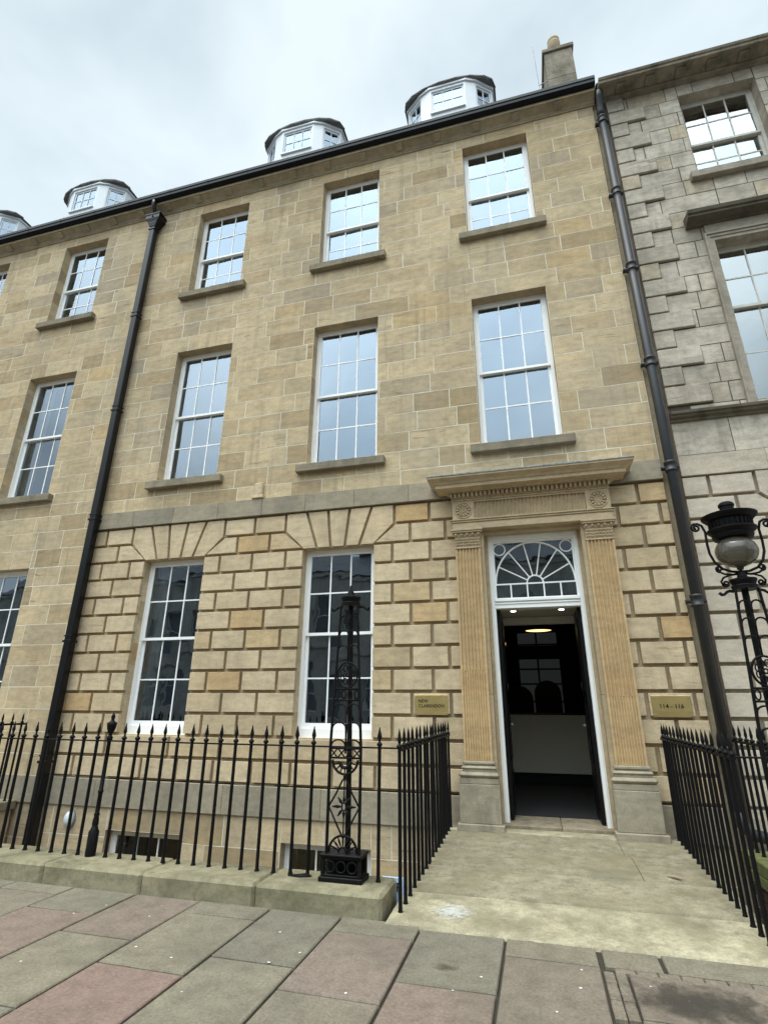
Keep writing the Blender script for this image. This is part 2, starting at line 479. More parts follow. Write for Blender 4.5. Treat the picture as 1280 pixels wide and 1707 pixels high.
def sheet(mb, x0, x1, z0, z1, holes, y, rnd=.5):
    xs = sorted({x0, x1, *[h[0] for h in holes if x0 < h[0] < x1], *[h[1] for h in holes if x0 < h[1] < x1]})
    zs = sorted({z0, z1, *[h[2] for h in holes if z0 < h[2] < z1], *[h[3] for h in holes if z0 < h[3] < z1]})
    for a, b_ in zip(xs, xs[1:]):
        for c, d_ in zip(zs, zs[1:]):
            mx_, mz = (a+b_)/2, (c+d_)/2
            if any(h[0] < mx_ < h[1] and h[2] < mz < h[3] for h in holes): continue
            mb.face([(a, y, c), (b_, y, c), (b_, y, d_), (a, y, d_)], rnd)
def reveals(mb, holes, y0, y1):
    for x0, x1, z0, z1 in holes:
        for k in range(max(1, round((z1-z0)/.32))):
            n = max(1, round((z1-z0)/.32)); a = z0+(z1-z0)*k/n; b_ = z0+(z1-z0)*(k+1)/n
            r = random.random()
            mb.face([(x0, y0, a), (x0, y1, a), (x0, y1, b_), (x0, y0, b_)], r)
            mb.face([(x1, y0, a), (x1, y1, a), (x1, y1, b_), (x1, y0, b_)], random.random())
        mb.face([(x0, y0, z1), (x1, y0, z1), (x1, y1, z1), (x0, y1, z1)], .2)
        mb.face([(x0, y0, z0), (x1, y0, z0), (x1, y1, z0), (x0, y1, z0)], .2)
def ashlar(mb, x0, x1, zs, holes, g=.0058, lo=.5, hi=.95, y=0, depth=.0016, wide_top=None):
    """flush coursed blocks over a mortar sheet that shows in the joints"""
    off = 0
    for zi, (a, b_) in enumerate(zip(zs, zs[1:])):
        x = x0 - random.uniform(.05, .5)
        while x < x1:
            w = random.uniform(lo, hi)
            if random.random() < .12: w *= .6
            bx0, bx1 = max(x, x0), min(x+w, x1)
            x += w
            if bx1-bx0 < .03: continue
            r = random.random()
            for q in subtract((bx0, bx1, a, b_), holes):
                gg = g*random.uniform(.6, 1.4)
                p = [(q[0]+gg, q[2]+gg), (q[1]-gg, q[2]+gg), (q[1]-gg, q[3]-gg), (q[0]+gg, q[3]-gg)]
                if q[1]-q[0] < .025 or q[3]-q[2] < .025: 
                    p = [(q[0], q[2]), (q[1], q[2]), (q[1], q[3]), (q[0], q[3])]
                mb.rnd = r
                mb.block(p, y, y+depth, .0012)

# ------------------------------------------------------------------ sash windows
def sash_window(parent, cx, w, zb, zt, ry=.17, cols=3, rows=2, label=None, sill=True, paint='white_paint', gl='glass', curtain=0, room=1.6, sill_w=.14, frame=.045, meet=None, bottom=.05, drop=0, blind=0, wall_y=0, sillmat='sill', roomdark=True):
    x0, x1 = cx-w/2, cx+w/2
    y = wall_y+ry
    fr = MB()
    fr.box(x0, x0+frame, y, y+.14, zb, zt)
    fr.box(x1-frame, x1, y, y+.14, zb, zt)
    fr.box(x0+frame, x1-frame, y, y+.14, zt-frame, zt)
    fr.box(x0+frame, x1-frame, y-.004, y+.14, zb, zb+bottom)
    wo = fr.build('window', paint, parent)
    if label: wo['label'] = label
    zm = meet if meet is not None else (zb+zt)/2
    st, bar = .040, .020
    gm = MB()
    for nm, ya, a, b_ in (('upper', y+.006, zm-.02, zt-frame), ('lower', y+.05, zb+bottom, zm+.02)):
        s = MB()
        ax, bx = x0+frame, x1-frame
        s.box(ax, ax+st, ya, ya+.038, a, b_)
        s.box(bx-st, bx, ya, ya+.038, a, b_)
        s.box(ax+st, bx-st, ya-.001, ya+.04, b_-(st if nm == 'upper' else .04), b_)
        s.box(ax+st, bx-st, ya-.001, ya+.04, a, a+(.04 if nm == 'upper' else .07))
        gz0, gz1 = a+(.04 if nm == 'upper' else .07), b_-.04
        gx0, gx1 = ax+st, bx-st
        for i in range(1, cols):
            xx = gx0+(gx1-gx0)*i/cols
            s.box(xx-bar/2, xx+bar/2, ya+.006, ya+.03, gz0, gz1)
        for j in range(1, rows):
            zz = gz0+(gz1-gz0)*j/rows
            xs = [gx0]+[gx0+(gx1-gx0)*i/cols for i in range(1, cols)]+[gx1]
            for i in range(cols):
                s.box(xs[i]+(bar/2 if i else 0), xs[i+1]-(bar/2 if i < cols-1 else 0), ya+.007, ya+.029, zz-bar/2, zz+bar/2)
        s.build('sash', paint, wo)
        for i in range(cols):
            for j in range(rows):
                u0 = gx0+(gx1-gx0)*i/cols; u1 = gx0+(gx1-gx0)*(i+1)/cols
                v0 = gz0+(gz1-gz0)*j/rows; v1 = gz0+(gz1-gz0)*(j+1)/rows
                tx, tz = random.uniform(-.003, .003), random.uniform(-.003, .003)
                yy = ya+.014
                gm.face([(u0, yy-tx-tz, v0), (u1, yy+tx-tz, v0), (u1, yy+tx+tz, v1), (u0, yy-tx+tz, v1)])
    gm.build('glass', gl, wo, keep=True)
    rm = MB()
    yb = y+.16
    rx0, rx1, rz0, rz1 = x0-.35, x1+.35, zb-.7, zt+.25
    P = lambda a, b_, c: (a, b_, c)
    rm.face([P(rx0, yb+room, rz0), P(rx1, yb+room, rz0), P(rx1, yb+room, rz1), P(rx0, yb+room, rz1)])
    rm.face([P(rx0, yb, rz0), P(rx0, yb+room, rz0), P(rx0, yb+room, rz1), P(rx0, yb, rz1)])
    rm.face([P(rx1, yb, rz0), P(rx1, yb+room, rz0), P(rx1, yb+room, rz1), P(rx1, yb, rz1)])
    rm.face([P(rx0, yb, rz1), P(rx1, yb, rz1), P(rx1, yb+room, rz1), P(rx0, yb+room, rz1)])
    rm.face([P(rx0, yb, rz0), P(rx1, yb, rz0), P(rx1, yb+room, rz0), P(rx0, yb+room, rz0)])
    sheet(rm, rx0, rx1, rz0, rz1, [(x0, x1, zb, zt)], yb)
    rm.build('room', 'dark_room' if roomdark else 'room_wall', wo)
    if curtain:
        for side, wd in ((-1, curtain), (1, curtain*.8)):
            c = MB()
            c.smooth = True
            xe = x0-.02 if side < 0 else x1+.02
            n = 14; prev = None
            for i in range(n+1):
                t_ = i/n
                xx = xe-side*t_*wd
                yy = yb+.014+.008*sin(t_*wd*75)
                if prev: c.face([(prev[0], prev[1], zb-.1), (xx, yy, zb-.1), (xx, yy, zt+.05), (prev[0], prev[1], zt+.05)])
                prev = (xx, yy)
            c.build('curtain', 'curtain', wo)
    if blind:
        c = MB()
        c.box(x0-.02, x1+.02, yb+.04, yb+.05, zt-blind, zt+.02)
        c.build('blind', 'curtain', wo)
    if sill:
        s = MB()
        s.rnd = random.random()
        s.box(x0-sill_w, x1+sill_w, wall_y-.10, wall_y-.001, zb-.15, zb-.02, .008)
        s.box(x0+.001, x1-.001, wall_y+.001, y+.02, zb-.10, zb-.0005)
        s.build('sill', sillmat, wo)
    return wo

# ------------------------------------------------------------------ the sandstone town house
ZT = [2.755-.2865*k for k in range(14)]         # rusticated courses
MT, MBm, TT, TB = 6.185, 3.555, 9.642, 7.555
WM, WT, WG = 1.15, 1.137, 1.095
C1, C2, C3 = -5.34, -2.60, .11
XL, XR = -6.98, 1.82
TOP = 9.89
house = empty('sandstone_townhouse', (XL, 0, -1.4), 'buff sandstone townhouse with fluted pilaster doorway, open black door and rusticated ground floor', 'house')

zs_up = [3.045, 3.285]+[3.285+.322*k for k in range(1, 10)]
zs_up[-1] = 6.185
zs_up += [6.51]+[6.51+(9.642-6.51)/10*k for k in range(1, 11)]+[TOP]
zs_up = sorted(set(round(z, 4) for z in zs_up))
holesA = [(c-WM/2, c+WM/2, MBm, MT) for c in (C1, C2, C3)]+[(c-WT/2, c+WT/2, TB, TT) for c in (C1, C2, C3)]
w = MB()
ashlar(w, XL, XR, zs_up, holesA)
# lintels span the openings: laid proud of nothing, they are the course above each head
w.cur = 1
sheet(w, XL, XR, 3.0, TOP+.12, holesA, .0016)
w.cur = 0
reveals(w, holesA, .0, .33)
# right return of the wall
w.cur = 0
for i in range(45):
    z = -3.6+i*.3
    w.face([(XR, .004, z), (XR, 1.2, z), (XR, 1.2, z+.3), (XR, .004, z+.3)], random.random())
wall_up = w.build('wall', ['ashlar', 'mortar'], house)

# ground floor, rusticated
DX0, DX1 = -.50, .74                            # door recess between the pilasters
r = MB()
G = .022
def rblock(x0, x1, z0, z1, gl=G, gr=G, rnd=None):
    if x1-x0 < .06: return
    r.block([(x0+gl, z0+G), (x1-gr, z0+G), (x1-gr, z1-G), (x0+gl, z1-G)], 0, .058, .0035, rnd if rnd is not None else random.random())
def arch(cx, w_, k0=0, half=.85):
    o = w_/2
    z2, z1, z0 = ZT[0], ZT[1], ZT[2]
    n = 5
    tx = [cx-half+2*half*i/n for i in range(n+1)]
    bx = [cx-o+2*o*i/n for i in range(n+1)]
    for i in range(n):
        g = G
        if i == 0: p = [(bx[0]+.012, z0+.004), (bx[1]-g, z0+.004), (tx[1]-g, z2-.006), (tx[0]+g, z2-.006), (tx[0]+g, z1+.004)]
        elif i == n-1: p = [(bx[n-1]+g, z0+.004), (bx[n]-.012, z0+.004), (tx[n]-g, z1+.004), (tx[n]-g, z2-.006), (tx[n-1]+g, z2-.006)]
        else: p = [(bx[i]+g, z0+.004), (bx[i+1]-g, z0+.004), (tx[i+1]-g, z2-.006), (tx[i]+g, z2-.006)]
        r.block(p, 0, .058, .0035, random.uniform(.2, .8))
def row(xs, k, sides=('', '')):
    """xs: joints; sides: 'arch' where the course runs into an arch's diagonal"""
    z1, z0 = ZT[k], ZT[k+1]
    for i, (a, b_) in enumerate(zip(xs, xs[1:])):
        first, last = i == 0, i == len(xs)-2
        rnd = random.random()
        if k == 1 and first and sides[0] == 'arch':
            r.block([(a+.024, z0+G), (b_-G, z0+G), (b_-G, z1-G), (a+.30+.024, z1-G)], 0, .058, .0035, rnd)
        elif k == 1 and last and sides[1] == 'arch':
            r.block([(a+G, z0+G), (b_-.024, z0+G), (b_-.30-.024, z1-G), (a+G, z1-G)], 0, .058, .0035, rnd)
        else:
            gl = .002 if first else G
            gr = .002 if last else G
            if k == 0 and sides[0] == 'arch' and first: gl = G
            if k == 0 and sides[1] == 'arch' and last: gr = G
            rblock(a, b_, z0, z1, gl, gr, rnd)
for k in range(13):
    A = k % 2 == 1
    # k=0 and 1 run beside the arches, 2..10 beside the openings, 11,12 under the windows
    if k == 0:
        row([XL, -6.70, -6.19], 0, ('', 'arch')); row([-4.49, -3.97, -3.45], 0, ('arch', 'arch')); row([-1.75, -1.24, -.86], 0, ('arch', ''))
        row([1.06, 1.49, XR], 0)
    elif k == 1:
        row([XL, -6.43, -5.887], 1, ('', 'arch')); row([-4.793, -4.245, -3.70, -3.148], 1, ('arch', 'arch')); row([-2.052, -1.52, -1.02, -.86], 1, ('arch', ''))
        row([1.06, 1.22, 1.72, XR], 1)
    elif k < 11:
        if A:
            row([XL, -6.43, -5.887], k); row([-4.793, -4.245, -3.70, -3.148], k); row([-2.052, -1.52, -1.02, -.86], k); row([1.06, 1.22, 1.72, XR], k)
        else:
            row([XL, -6.70, -6.16, -5.887], k); row([-4.793, -4.52, -3.97, -3.42, -3.148], k); row([-2.052, -1.78, -1.24, -.86], k); row([1.06, 1.49, XR], k)
    elif k == 11:
        row([XL, -6.05, -5.0, -4.2, -3.3, -2.3, -1.45, -.86], k); row([1.06, 1.25, XR], k)
    else:
        row([XL, -6.55, -5.98, -5.4, -4.83, -4.27, -3.70, -3.14, -2.57, -2.0, -1.45, -.86], k); row([1.06, 1.55, XR], k)
for c in (C1, C2): arch(c, WG)
holesG = [(c-WG/2, c+WG/2, ZT[11]-.005, ZT[2]) for c in (C1, C2)]+[(-.75, .95, -1.5, 2.60)]
r.cur = 1
sheet(r, XL, XR, -.975, 3.0, holesG, .058)
r.cur = 0
reveals(r, holesG[:2], .058, .33)
for c in (C1, C2):  # the openings' own edges out to the stone face
    for sx in (-1, 1):
        x = c+sx*WG/2
        for k in range(2, 11):
            pass
# sill course under each ground floor window
wall_g = r.build('rusticated_wall', ['rustic', 'joint'], house)

# string course, base course
b1 = MB()
def band(mb, x0, x1, z0, z1, y, step, wx=.9, top=None):
    x = x0
    while x < x1-.01:
        x2 = min(x+wx*random.uniform(.8, 1.25), x1)
        if x1-x2 < .3: x2 = x1
        mb.rnd = random.random()
        mb.box(x+.0015, x2-.0015, y, .05, z0, z1, .004)
        x = x2
band(b1, XL-.02, -.86, 2.768, 3.045, -.035, 1)
b1.build('string_course', 'band', house)
b1 = MB()
band(b1, 1.06, XR, 2.768, 3.045, -.035, 1)
b1.build('string_course', 'band', house)
b2 = MB()
band(b2, XL, -.93, -1.33, -.985, -.03, 1, 1.1)
b2.build('base_course', 'band', house)
b2 = MB()
band(b2, 1.14, XR, -1.33, -.985, -.03, 1, 1.1)
b2.build('base_course', 'band', house)
# basement wall
HB = [(-5.80, -4.64, -2.9, -1.60), (-3.205, -2.04, -2.9, -1.60)]
b3 = MB()
ashlar(b3, XL, XR, [-3.8, -3.5, -3.15, -2.8, -2.45, -2.05, -1.69, -1.34], HB, lo=.6, hi=1.1)
b3.cur = 1
sheet(b3, XL, XR, -3.8, -1.30, HB, .0016)
b3.cur = 0
reveals(b3, HB, .0, .33)
b3.build('basement_wall', ['ashlar', 'mortar'], house)
for x0, x1, z0, z1 in HB:
    sash_window(house, (x0+x1)/2, x1-x0, z0, z1, ry=.14, rows=2, curtain=.12)
# small carved block on the string course
b4 = MB(); b4.rnd = .7
b4.box(-4.03, -3.87, -.05, .004, 3.10, 3.32, .02)
b4.box(-4.05, -3.85, -.06, .0, 3.05, 3.11, .01)
b4.build('carved_block', 'rustic', house)

# windows
for i, c in enumerate((C1, C2, C3)):
    sash_window(house, c, WM, MBm, MT, curtain=(.34, .10, 0)[i], meet=4.875)
    sash_window(house, c, WT, TB, TT, meet=8.54)
for i, c in enumerate((C1, C2)):
    sash_window(house, c, WG, ZT[11]-.005, ZT[2], sill=False, bottom=.11, curtain=(.30, 0)[i], meet=.955)

# cornice and gutter
def cornice(parent, x0, x1, matn='trim', bed=9.885, mod=.72, name='cornice'):
    c = MB(); c.rnd = .4
    x = x0
    while x < x1-.05:
        x2 = min(x+1.15, x1)
        if x1-x2 < .4: x2 = x1
        c.rnd = random.random()
        c.prism([(.05, bed-.01), (-.022, bed-.01), (-.024, bed+.014), (-.038, bed+.020), (-.045, bed+.045), (-.060, bed+.065), (-.178, bed+.125), (-.180, bed+.108), (-.192, bed+.108), (-.195, bed+.21), (.05, bed+.24)], x+.001, x2-.001)
        x = x2
    x = x0+.25
    while x < x1-.2:
        c.rnd = random.random()
        c.prism([(-.062, bed+.035), (-.065, bed+.075), (-.168, bed+.125), (-.168, bed+.085)], x, x+.13)
        x += mod
    c.build(name, matn, parent)
cornice(house, XL, XR+.04)
def gutter(parent, x0, x1, z=10.045):
    g = MB(); g.smooth = False
    pr = [(-.197, z-.0), (-.235, z-.005), (-.280, z+.035), (-.287, z+.08), (-.300, z+.10), (-.303, z+.155), (-.293, z+.155), (-.275, z+.04), (-.235, z+.012), (-.197, z+.02)]
    g.prism(pr, x0, x1)
    x = x0+.4
    while x < x1:
        g.prism([(a-(.004 if a < -.21 else 0), b_-.004) for a, b_ in pr], x, x+.06)
        x += .9
    g.cur = 1
    g.box(x0, x1, -.196, -.16, z+.02, z+.185)
    g.build('gutter', ['iron_gloss', 'iron'], parent)
gutter(house, XL, XR+.05)

def roof(parent, x0, x1, z0=10.215, name='roof', y0=-.26, gable=True):
    g = MB()
    n = 26; dy = 4.6/n
    for i in range(n):
        y = y0+dy*i; z = z0+.68*(y-y0)
        xx = x0-random.uniform(0, .3)
        while xx < x1:
            x2 = xx+.30
            a, b_ = max(xx, x0), min(x2, x1)
            if b_-a > .01:
                g.face([(a+.002, y, z+.012), (b_-.002, y, z+.012), (b_-.002, y+dy, z+.68*dy+.002), (a+.002, y+dy, z+.68*dy+.002)], random.random())
                g.face([(a+.002, y, z), (b_-.002, y, z), (b_-.002, y, z+.012), (a+.002, y, z+.012)], .5)
            xx = x2
    y1 = y0+4.6; z1 = z0+.68*4.6
    g.rnd = .3
    g.face([(x0, y0, z0-.01), (x1, y0, z0-.01), (x1, y1, z1-.01), (x0, y1, z1-.01)])
    g.face([(x0, y1, z1), (x1, y1, z1), (x1, y1+4.6, z0), (x0, y1+4.6, z0)])
    for x in (x0, x1):
        g.face([(x, y0, z0-.02), (x, y1, z1), (x, y1+4.6, z0-.02)])
    return g.build(name, 'slate', parent)
roof(house, XL, XR+.02)
bw = MB(); bw.rnd = .4
bw.face([(XL, 8.8, -3.8), (XR, 8.8, -3.8), (XR, 8.8, 10), (XL, 8.8, 10)])
bw.face([(XR, 1.2, -3.8), (XR, 8.8, -3.8), (XR, 8.8, 10), (XR, 1.2, 10)])
bw.build('back_wall', 'trim', house)

def dormer(parent, cx):
    """bow-fronted dormer: five facets, windows in the middle three, a lead hood on top"""
    pl = [(-.90, .95), (-.88, .62), (-.55, .37), (-.36, .29), (.36, .29), (.55, .37), (.88, .62), (.90, .95)]
    P = [(cx+a, b_) for a, b_ in pl]
    zb, zt = 10.35, 11.955
    d = MB()
    def facet(p, q, win, cols):
        p, q = Vector(p), Vector(q); L = (q-p).length; u = (q-p)/L; nrm = Vector((u.y, -u.x))
        def X(s, dep, z): v = p+u*s-nrm*dep; return (v.x, v.y, z)
        def bx(mb, s0, s1, d0, d1, z0, z1):
            v = [X(s, dd, z) for s in (s0, s1) for dd in (d0, d1) for z in (z0, z1)]
            mb.faces(v, [(0, 1, 3, 2), (4, 6, 7, 5), (0, 4, 5, 1), (2, 3, 7, 6), (0, 2, 6, 4), (1, 5, 7, 3)])
        if not win:
            bx(d, 0, L, 0, .06, zb, zt)
            return
        m_ = .03
        wz0, wz1 = 11.27, 11.89
        bx(d, 0, m_, 0, .07, zb, zt); bx(d, L-m_, L, 0, .07, zb, zt)
        bx(d, m_, L-m_, 0, .07, wz1, zt); bx(d, m_, L-m_, 0, .07, zb, wz0)
        bx(d, m_-.02, L-m_+.02, -.04, 0, wz0-.07, wz0-.03)
        f_ = MB()
        bx(f_, m_, m_+.035, .025, .06, wz0, wz1); bx(f_, L-m_-.035, L-m_, .025, .06, wz0, wz1)
        bx(f_, m_+.035, L-m_-.035, .025, .06, wz1-.04, wz1); bx(f_, m_+.035, L-m_-.035, .025, .06, wz0, wz0+.05)
        g0, g1 = m_+.035, L-m_-.035
        for i in range(1, cols):
            s = g0+(g1-g0)*i/cols
            bx(f_, s-.009, s+.009, .028, .05, wz0+.05, wz1-.04)
        for j in (1,):
            z = wz0+.05+(wz1-wz0-.09)*.5
            bx(f_, g0, g1, .03, .048, z-.009, z+.009)
        fo = f_.build('window', 'grey_paint', dd_)
        gg = MB()
        gg.face([X(g0, .04, wz0+.05), X(g1, .04, wz0+.05), X(g1, .04, wz1-.04), X(g0, .04, wz1-.04)])
        gg.face([X(g0, .35, wz0-.1), X(g1, .35, wz0-.1), X(g1, .35, wz1+.1), X(g0, .35, wz1+.1)])
        gg.m[-1] = 1
        # glass and the dark room behind it
        gg.build('pane', ['glass', 'dark_room'], dd_, keep=True)
    body = MB()
    # main body first so its windows can hang from it
    dd_ = bpy.data.objects.new('dormer', bpy.data.meshes.new('dormer'))
    COL.objects.link(dd_); dd_.parent = parent; dd_.location = -world_loc(parent)
    wins = {2: None, 1: 2, 3: 3, 5: 2}
    for i in range(len(P)-1):
        if i in (1, 3, 5): facet(P[i], P[i+1], True, 3 if i == 3 else 2)
        else: facet(P[i], P[i+1], False, 0)
    # cheeks back into the roof
    d.box(cx-.90, cx-.84, .95, 3.0, zb, zt); d.box(cx+.84, cx+.90, .95, 3.0, zb, zt)
    # white cornice moulding under the hood
    def curve(off, n=14):
        pts = []
        for i in range(n+1):
            a = pi-(pi*i/n)
            pts.append((cx+(.90+off)*cos(a), .62+off*.2-(.36+off*.8)*sin(a)**.8 if sin(a) > 0 else .62+off*.2))
        return pts
    def slab(mb, off, z0, z1, back=3.2):
        c = [(cx-.9-off, back)]+curve(off)+[(cx+.9+off, back)]
        mb.prism(c, z0, z1, 'z')
    def slab2(mb, off, z0, z1, back=3.0):
        c = [(P[0][0]-off, back)]
        n_ = len(P)
        for i, p in enumerate(P):
            v = Vector((p[0]-cx, p[1]-.95))
            c.append((p[0]+(off if p[0] > cx else -off)*min(1, abs(p[0]-cx)/.6), p[1]-off*(.9 if i not in (0, n_-1) else 0)))
        c.append((P[-1][0]+off, back))
        mb.prism(c, z0, z1, 'z')
    slab2(d, .03, zt, zt+.045)
    me_o = d.build('tmp', 'grey_paint', None)
    dd_.data = me_o.data
    me_o_data = me_o
    bpy.data.objects.remove(me_o_data)
    h = MB(); h.smooth = False
    slab(h, .035, zt+.046, zt+.065)
    slab(h, .055, zt+.066, zt+.080)
    # lead sheets dressed over the hood, edges a little uneven
    c0 = curve(.065, 9)
    for i in range(len(c0)-1):
        (a, b_), (c_, e_) = c0[i], c0[i+1]
        dz = random.uniform(-.006, .012)
        h.faces([(a, b_, zt+.081+dz), (c_, e_, zt+.081+dz), (c_, e_, zt+.104+dz), (a, b_, zt+.104+dz), (cx+(a-cx)*.3, 1.2, zt+.24), (cx+(c_-cx)*.3, 1.2, zt+.24)], [(0, 1, 2, 3), (3, 2, 5, 4), (0, 1, 5, 4)])
    h.build('hood', 'lead', dd_)
for cx in (-.70, -3.99): dormer(house, cx)

# chimney
ch = MB()
zc = 10.0
for a, b_ in [(10.0, 10.9), (10.9, 11.7), (11.7, 12.4), (12.4, 12.95), (12.95, 13.82)]:
    ch.rnd = random.random()
    ch.box(1.40, 1.99, 1.35, 2.7, a+.002, b_-.002, .006)
ch.rnd = .1
ch.box(1.36, 2.03, 1.31, 2.74, 13.82, 13.93, .012)
cho = ch.build('chimney', 'grey_trim', house)
pt = MB(); pt.smooth = True
pt.lathe([(.13, 0), (.125, .30), (.14, .33), (.14, .37), (.12, .39), (.12, .42), (.135, .44), (.135, .50), (.10, .50), (.09, .35), (.02, .34)], (1.66, 1.50, 13.93), 20)
pt.build('chimney_pot', 'pot_clay', cho)
pt2 = MB(); pt2.smooth = True
pt2.lathe([(.13, 0), (.125, .30), (.14, .33), (.14, .40), (.10, .40), (.02, .3)], (1.72, 2.3, 13.93), 20)
pt2.build('chimney_pot', 'pot_clay', cho)
ae = MB()
ae.tube([(1.22, 1.42, 12.60), (1.19, 1.42, 14.3)], [.010, .006], 6)
ae.tube([(1.22, 1.42, 12.66), (1.40, 1.40, 12.70)], .009, 6)
ae.tube([(1.21, 1.42, 12.95), (1.40, 1.40, 13.0)], .009, 6)
ae.tube([(1.22, 1.42, 12.62), (1.40, 1.40, 12.60)], .007, 6)
ae.build('aerial', 'galv', cho)
tag(cho, 'weathered stone chimney stack at the right end of the roof')

# left rainwater pipe: square, with a hopper head
pp = MB()
px0, px1, py0, py1 = -6.985, -6.855, -.175, -.05
pp.box(px0, px1, py0, py1, -3.6, 9.42, .012)
for z in (-.8, .9, 2.9, 5.0, 7.1):
    pp.box(px0-.012, px1+.012, py0-.012, py1+.01, z, z+.035, .004)
    pp.box(px0-.008, px1+.008, py0-.008, py1+.01, z+.09, z+.11, .003)
pp.box(px0-.012, px1+.012, py0-.012, py1+.012, 9.34, 9.38, .004)
po = pp.build('downpipe', 'iron_gloss', house)
hp = MB()
cxp, cyp = (px0+px1)/2, (py0+py1)/2
def frus(mb, z0, hx0, hy0, z1, hx1, hy1):
    v = [(cxp+sx*hx0, cyp+sy*hy0, z0) for sx, sy in ((-1, -1), (1, -1), (1, 1), (-1, 1))]+[(cxp+sx*hx1, cyp+sy*hy1, z1) for sx, sy in ((-1, -1), (1, -1), (1, 1), (-1, 1))]
    mb.faces(v, [(0, 1, 2, 3), (4, 5, 6, 7), (0, 1, 5, 4), (1, 2, 6, 5), (2, 3, 7, 6), (3, 0, 4, 7)])
frus(hp, 9.42, .07, .07, 9.50, .10, .085)
frus(hp, 9.501, .105, .088, 9.52, .105, .088)
frus(hp, 9.521, .10, .085, 9.60, .16, .105)
frus(hp, 9.601, .165, .11, 9.70, .165, .11)
frus(hp, 9.701, .18, .12, 9.73, .18, .12)
hp.tube([(cxp, cyp-.112, 9.655), (cxp, cyp-.13, 9.655)], .018, 10)
hp.build('hopper', 'iron_gloss', po)
sn = MB(); sn.smooth = True
sn.tube([(cxp, -.25, 10.05), (cxp, -.25, 9.98), (cxp, -.24, 9.90), (cxp, -.18, 9.80), (cxp, -.12, 9.70)], .045, 10)
sn.build('swan_neck', 'iron_gloss', po)

# ------------------------------------------------------------------ doorway
portal = MB()
PX = [(-.71), (.95)]
CXD = .12
def fluted(mb, x0, x1, z0, z1, yf, n=7, yb=.05):
    """pilaster shaft with half-round flutes"""
    w_ = x1-x0; m_ = .018; fw = (w_-2*m_)/n
    prof = [(x0, yb), (x0, yf)]
    for i in range(n):
        a = x0+m_+i*fw
        prof.append((a+.005, yf))
        for j in range(1, 6):
            an = pi*j/6
            prof.append((a+fw/2-(fw/2-.005)*cos(an), yf+fw*.55*sin(an)))
        prof.append((a+fw-.005, yf))
    prof += [(x1, yf), (x1, yb)]
    mb.prism(prof, z0, z1, 'z')
door = empty('tmp', (0, 0, 0))
bpy.data.objects.remove(door)
# jamb panels and recess
jm = MB()
for sx, x0, x1 in ((0, -.86, DX0), (1, DX1, 1.10)):
    z = -1.30
    for z1 in (-.62, .14, 1.02, 2.25):
        jm.rnd = random.random()
        jm.box(x0, x1, -.06, .20, z+.0015, z1-.0015)
        z = z1
for x0, x1 in ((DX0, DX0+.035), (DX1-.035, DX1)):
    jm.box(x0, x1, .145, .36, -1.28, 2.215)
jm.rnd = .5
jm.box(DX0, DX1, .0, .36, 2.216, 2.60)
jm.box(-.86, 1.10, -.06, .05, 2.252, 2.75)
portal_o = jm.build('doorway', 'porch', house)
tag(portal_o, 'stone door surround with fluted pilasters under a dentilled cornice')
for xc in (-.71, .95):
    sh = MB()
    zz = [-.60, .14, .32, 2.0]
    for i, (a, b_) in enumerate(zip([-.60, .12, .42], [.12, .42, 1.985])):
        sh.rnd = (.35, .9, .3)[i]
        sh.cur = 0
        fluted(sh, xc-.165, xc+.165, a+.0008, b_-.0008, -.115, n=(10, 10, 7)[i] if xc < 0 else (10, 7, 7)[i], yb=-.061)
    pil = sh.build('pilaster', 'porch_shaft', portal_o)
    ba = MB(); ba.rnd = .4
    def slabm(mb, hw, y, z0, z1, c=.003): mb.box(xc-hw, xc+hw, y, -.0615, z0, z1, c)
    slabm(ba, .185, -.132, -.635, -.60, .008)
    slabm(ba, .205, -.155, -.690, -.650, .018)
    slabm(ba, .19, -.14, -.712, -.688)
    slabm(ba, .235, -.180, -.775, -.712, .028)
    slabm(ba, .225, -.165, -.835, -.777, .004)
    slabm(ba, .232, -.175, -1.235, -.838, .006)
    slabm(ba, .262, -.21, -1.31, -1.236, .008)
    ba.box(xc-.165, xc+.165, -.115, -.062, -.652, -.634)
    ba.build('pedestal', 'porch_base', pil)
    ca = MB(); ca.rnd = .6
    ca.box(xc-.172, xc+.172, -.125, -.0615, 1.986, 2.005, .004)
    ca.box(xc-.165, xc+.165, -.112, -.0615, 2.006, 2.15)
    for i in range(6):
        x = xc-.138+i*.055
        for j in range(3):
            z = 2.02+j*.038
            for s_ in (-1, 1):
                ca.tube([(x, -.113, z), (x+s_*.014, -.128, z+.020), (x+s_*.018, -.117, z+.036)], [.004, .011, .003], 5)
        ca.tube([(x, -.114, 2.01), (x, -.118, 2.145)], .004, 5)
    ca.box(xc-.172, xc+.172, -.122, -.0615, 2.151, 2.162)
    ca.smooth = True
    for i in range(5):
        x = xc-.15+i*.075
        ca.lathe([(.004, -.022), (.014, -.016), (.019, 0), (.014, .014), (.004, .018)], (x, -.135, 2.182), 8)
    ca.smooth = False
    ca.box(xc-.178, xc+.178, -.128, -.0615, 2.163, 2.20)
    ca.box(xc-.20, xc+.20, -.165, -.0615, 2.201, 2.222, .004)
    ca.box(xc-.21, xc+.21, -.178, -.0615, 2.223, 2.25, .004)
    ca.build('capital', 'porch', pil)
en = MB(); en.rnd = .5
en.box(-.90, 1.14, -.135, -.0615, 2.251, 2.345, .003)
en.box(-.915, 1.155, -.152, -.0615, 2.346, 2.372, .005)
en.box(-.93, 1.17, -.168, -.0615, 2.373, 2.385, .003)
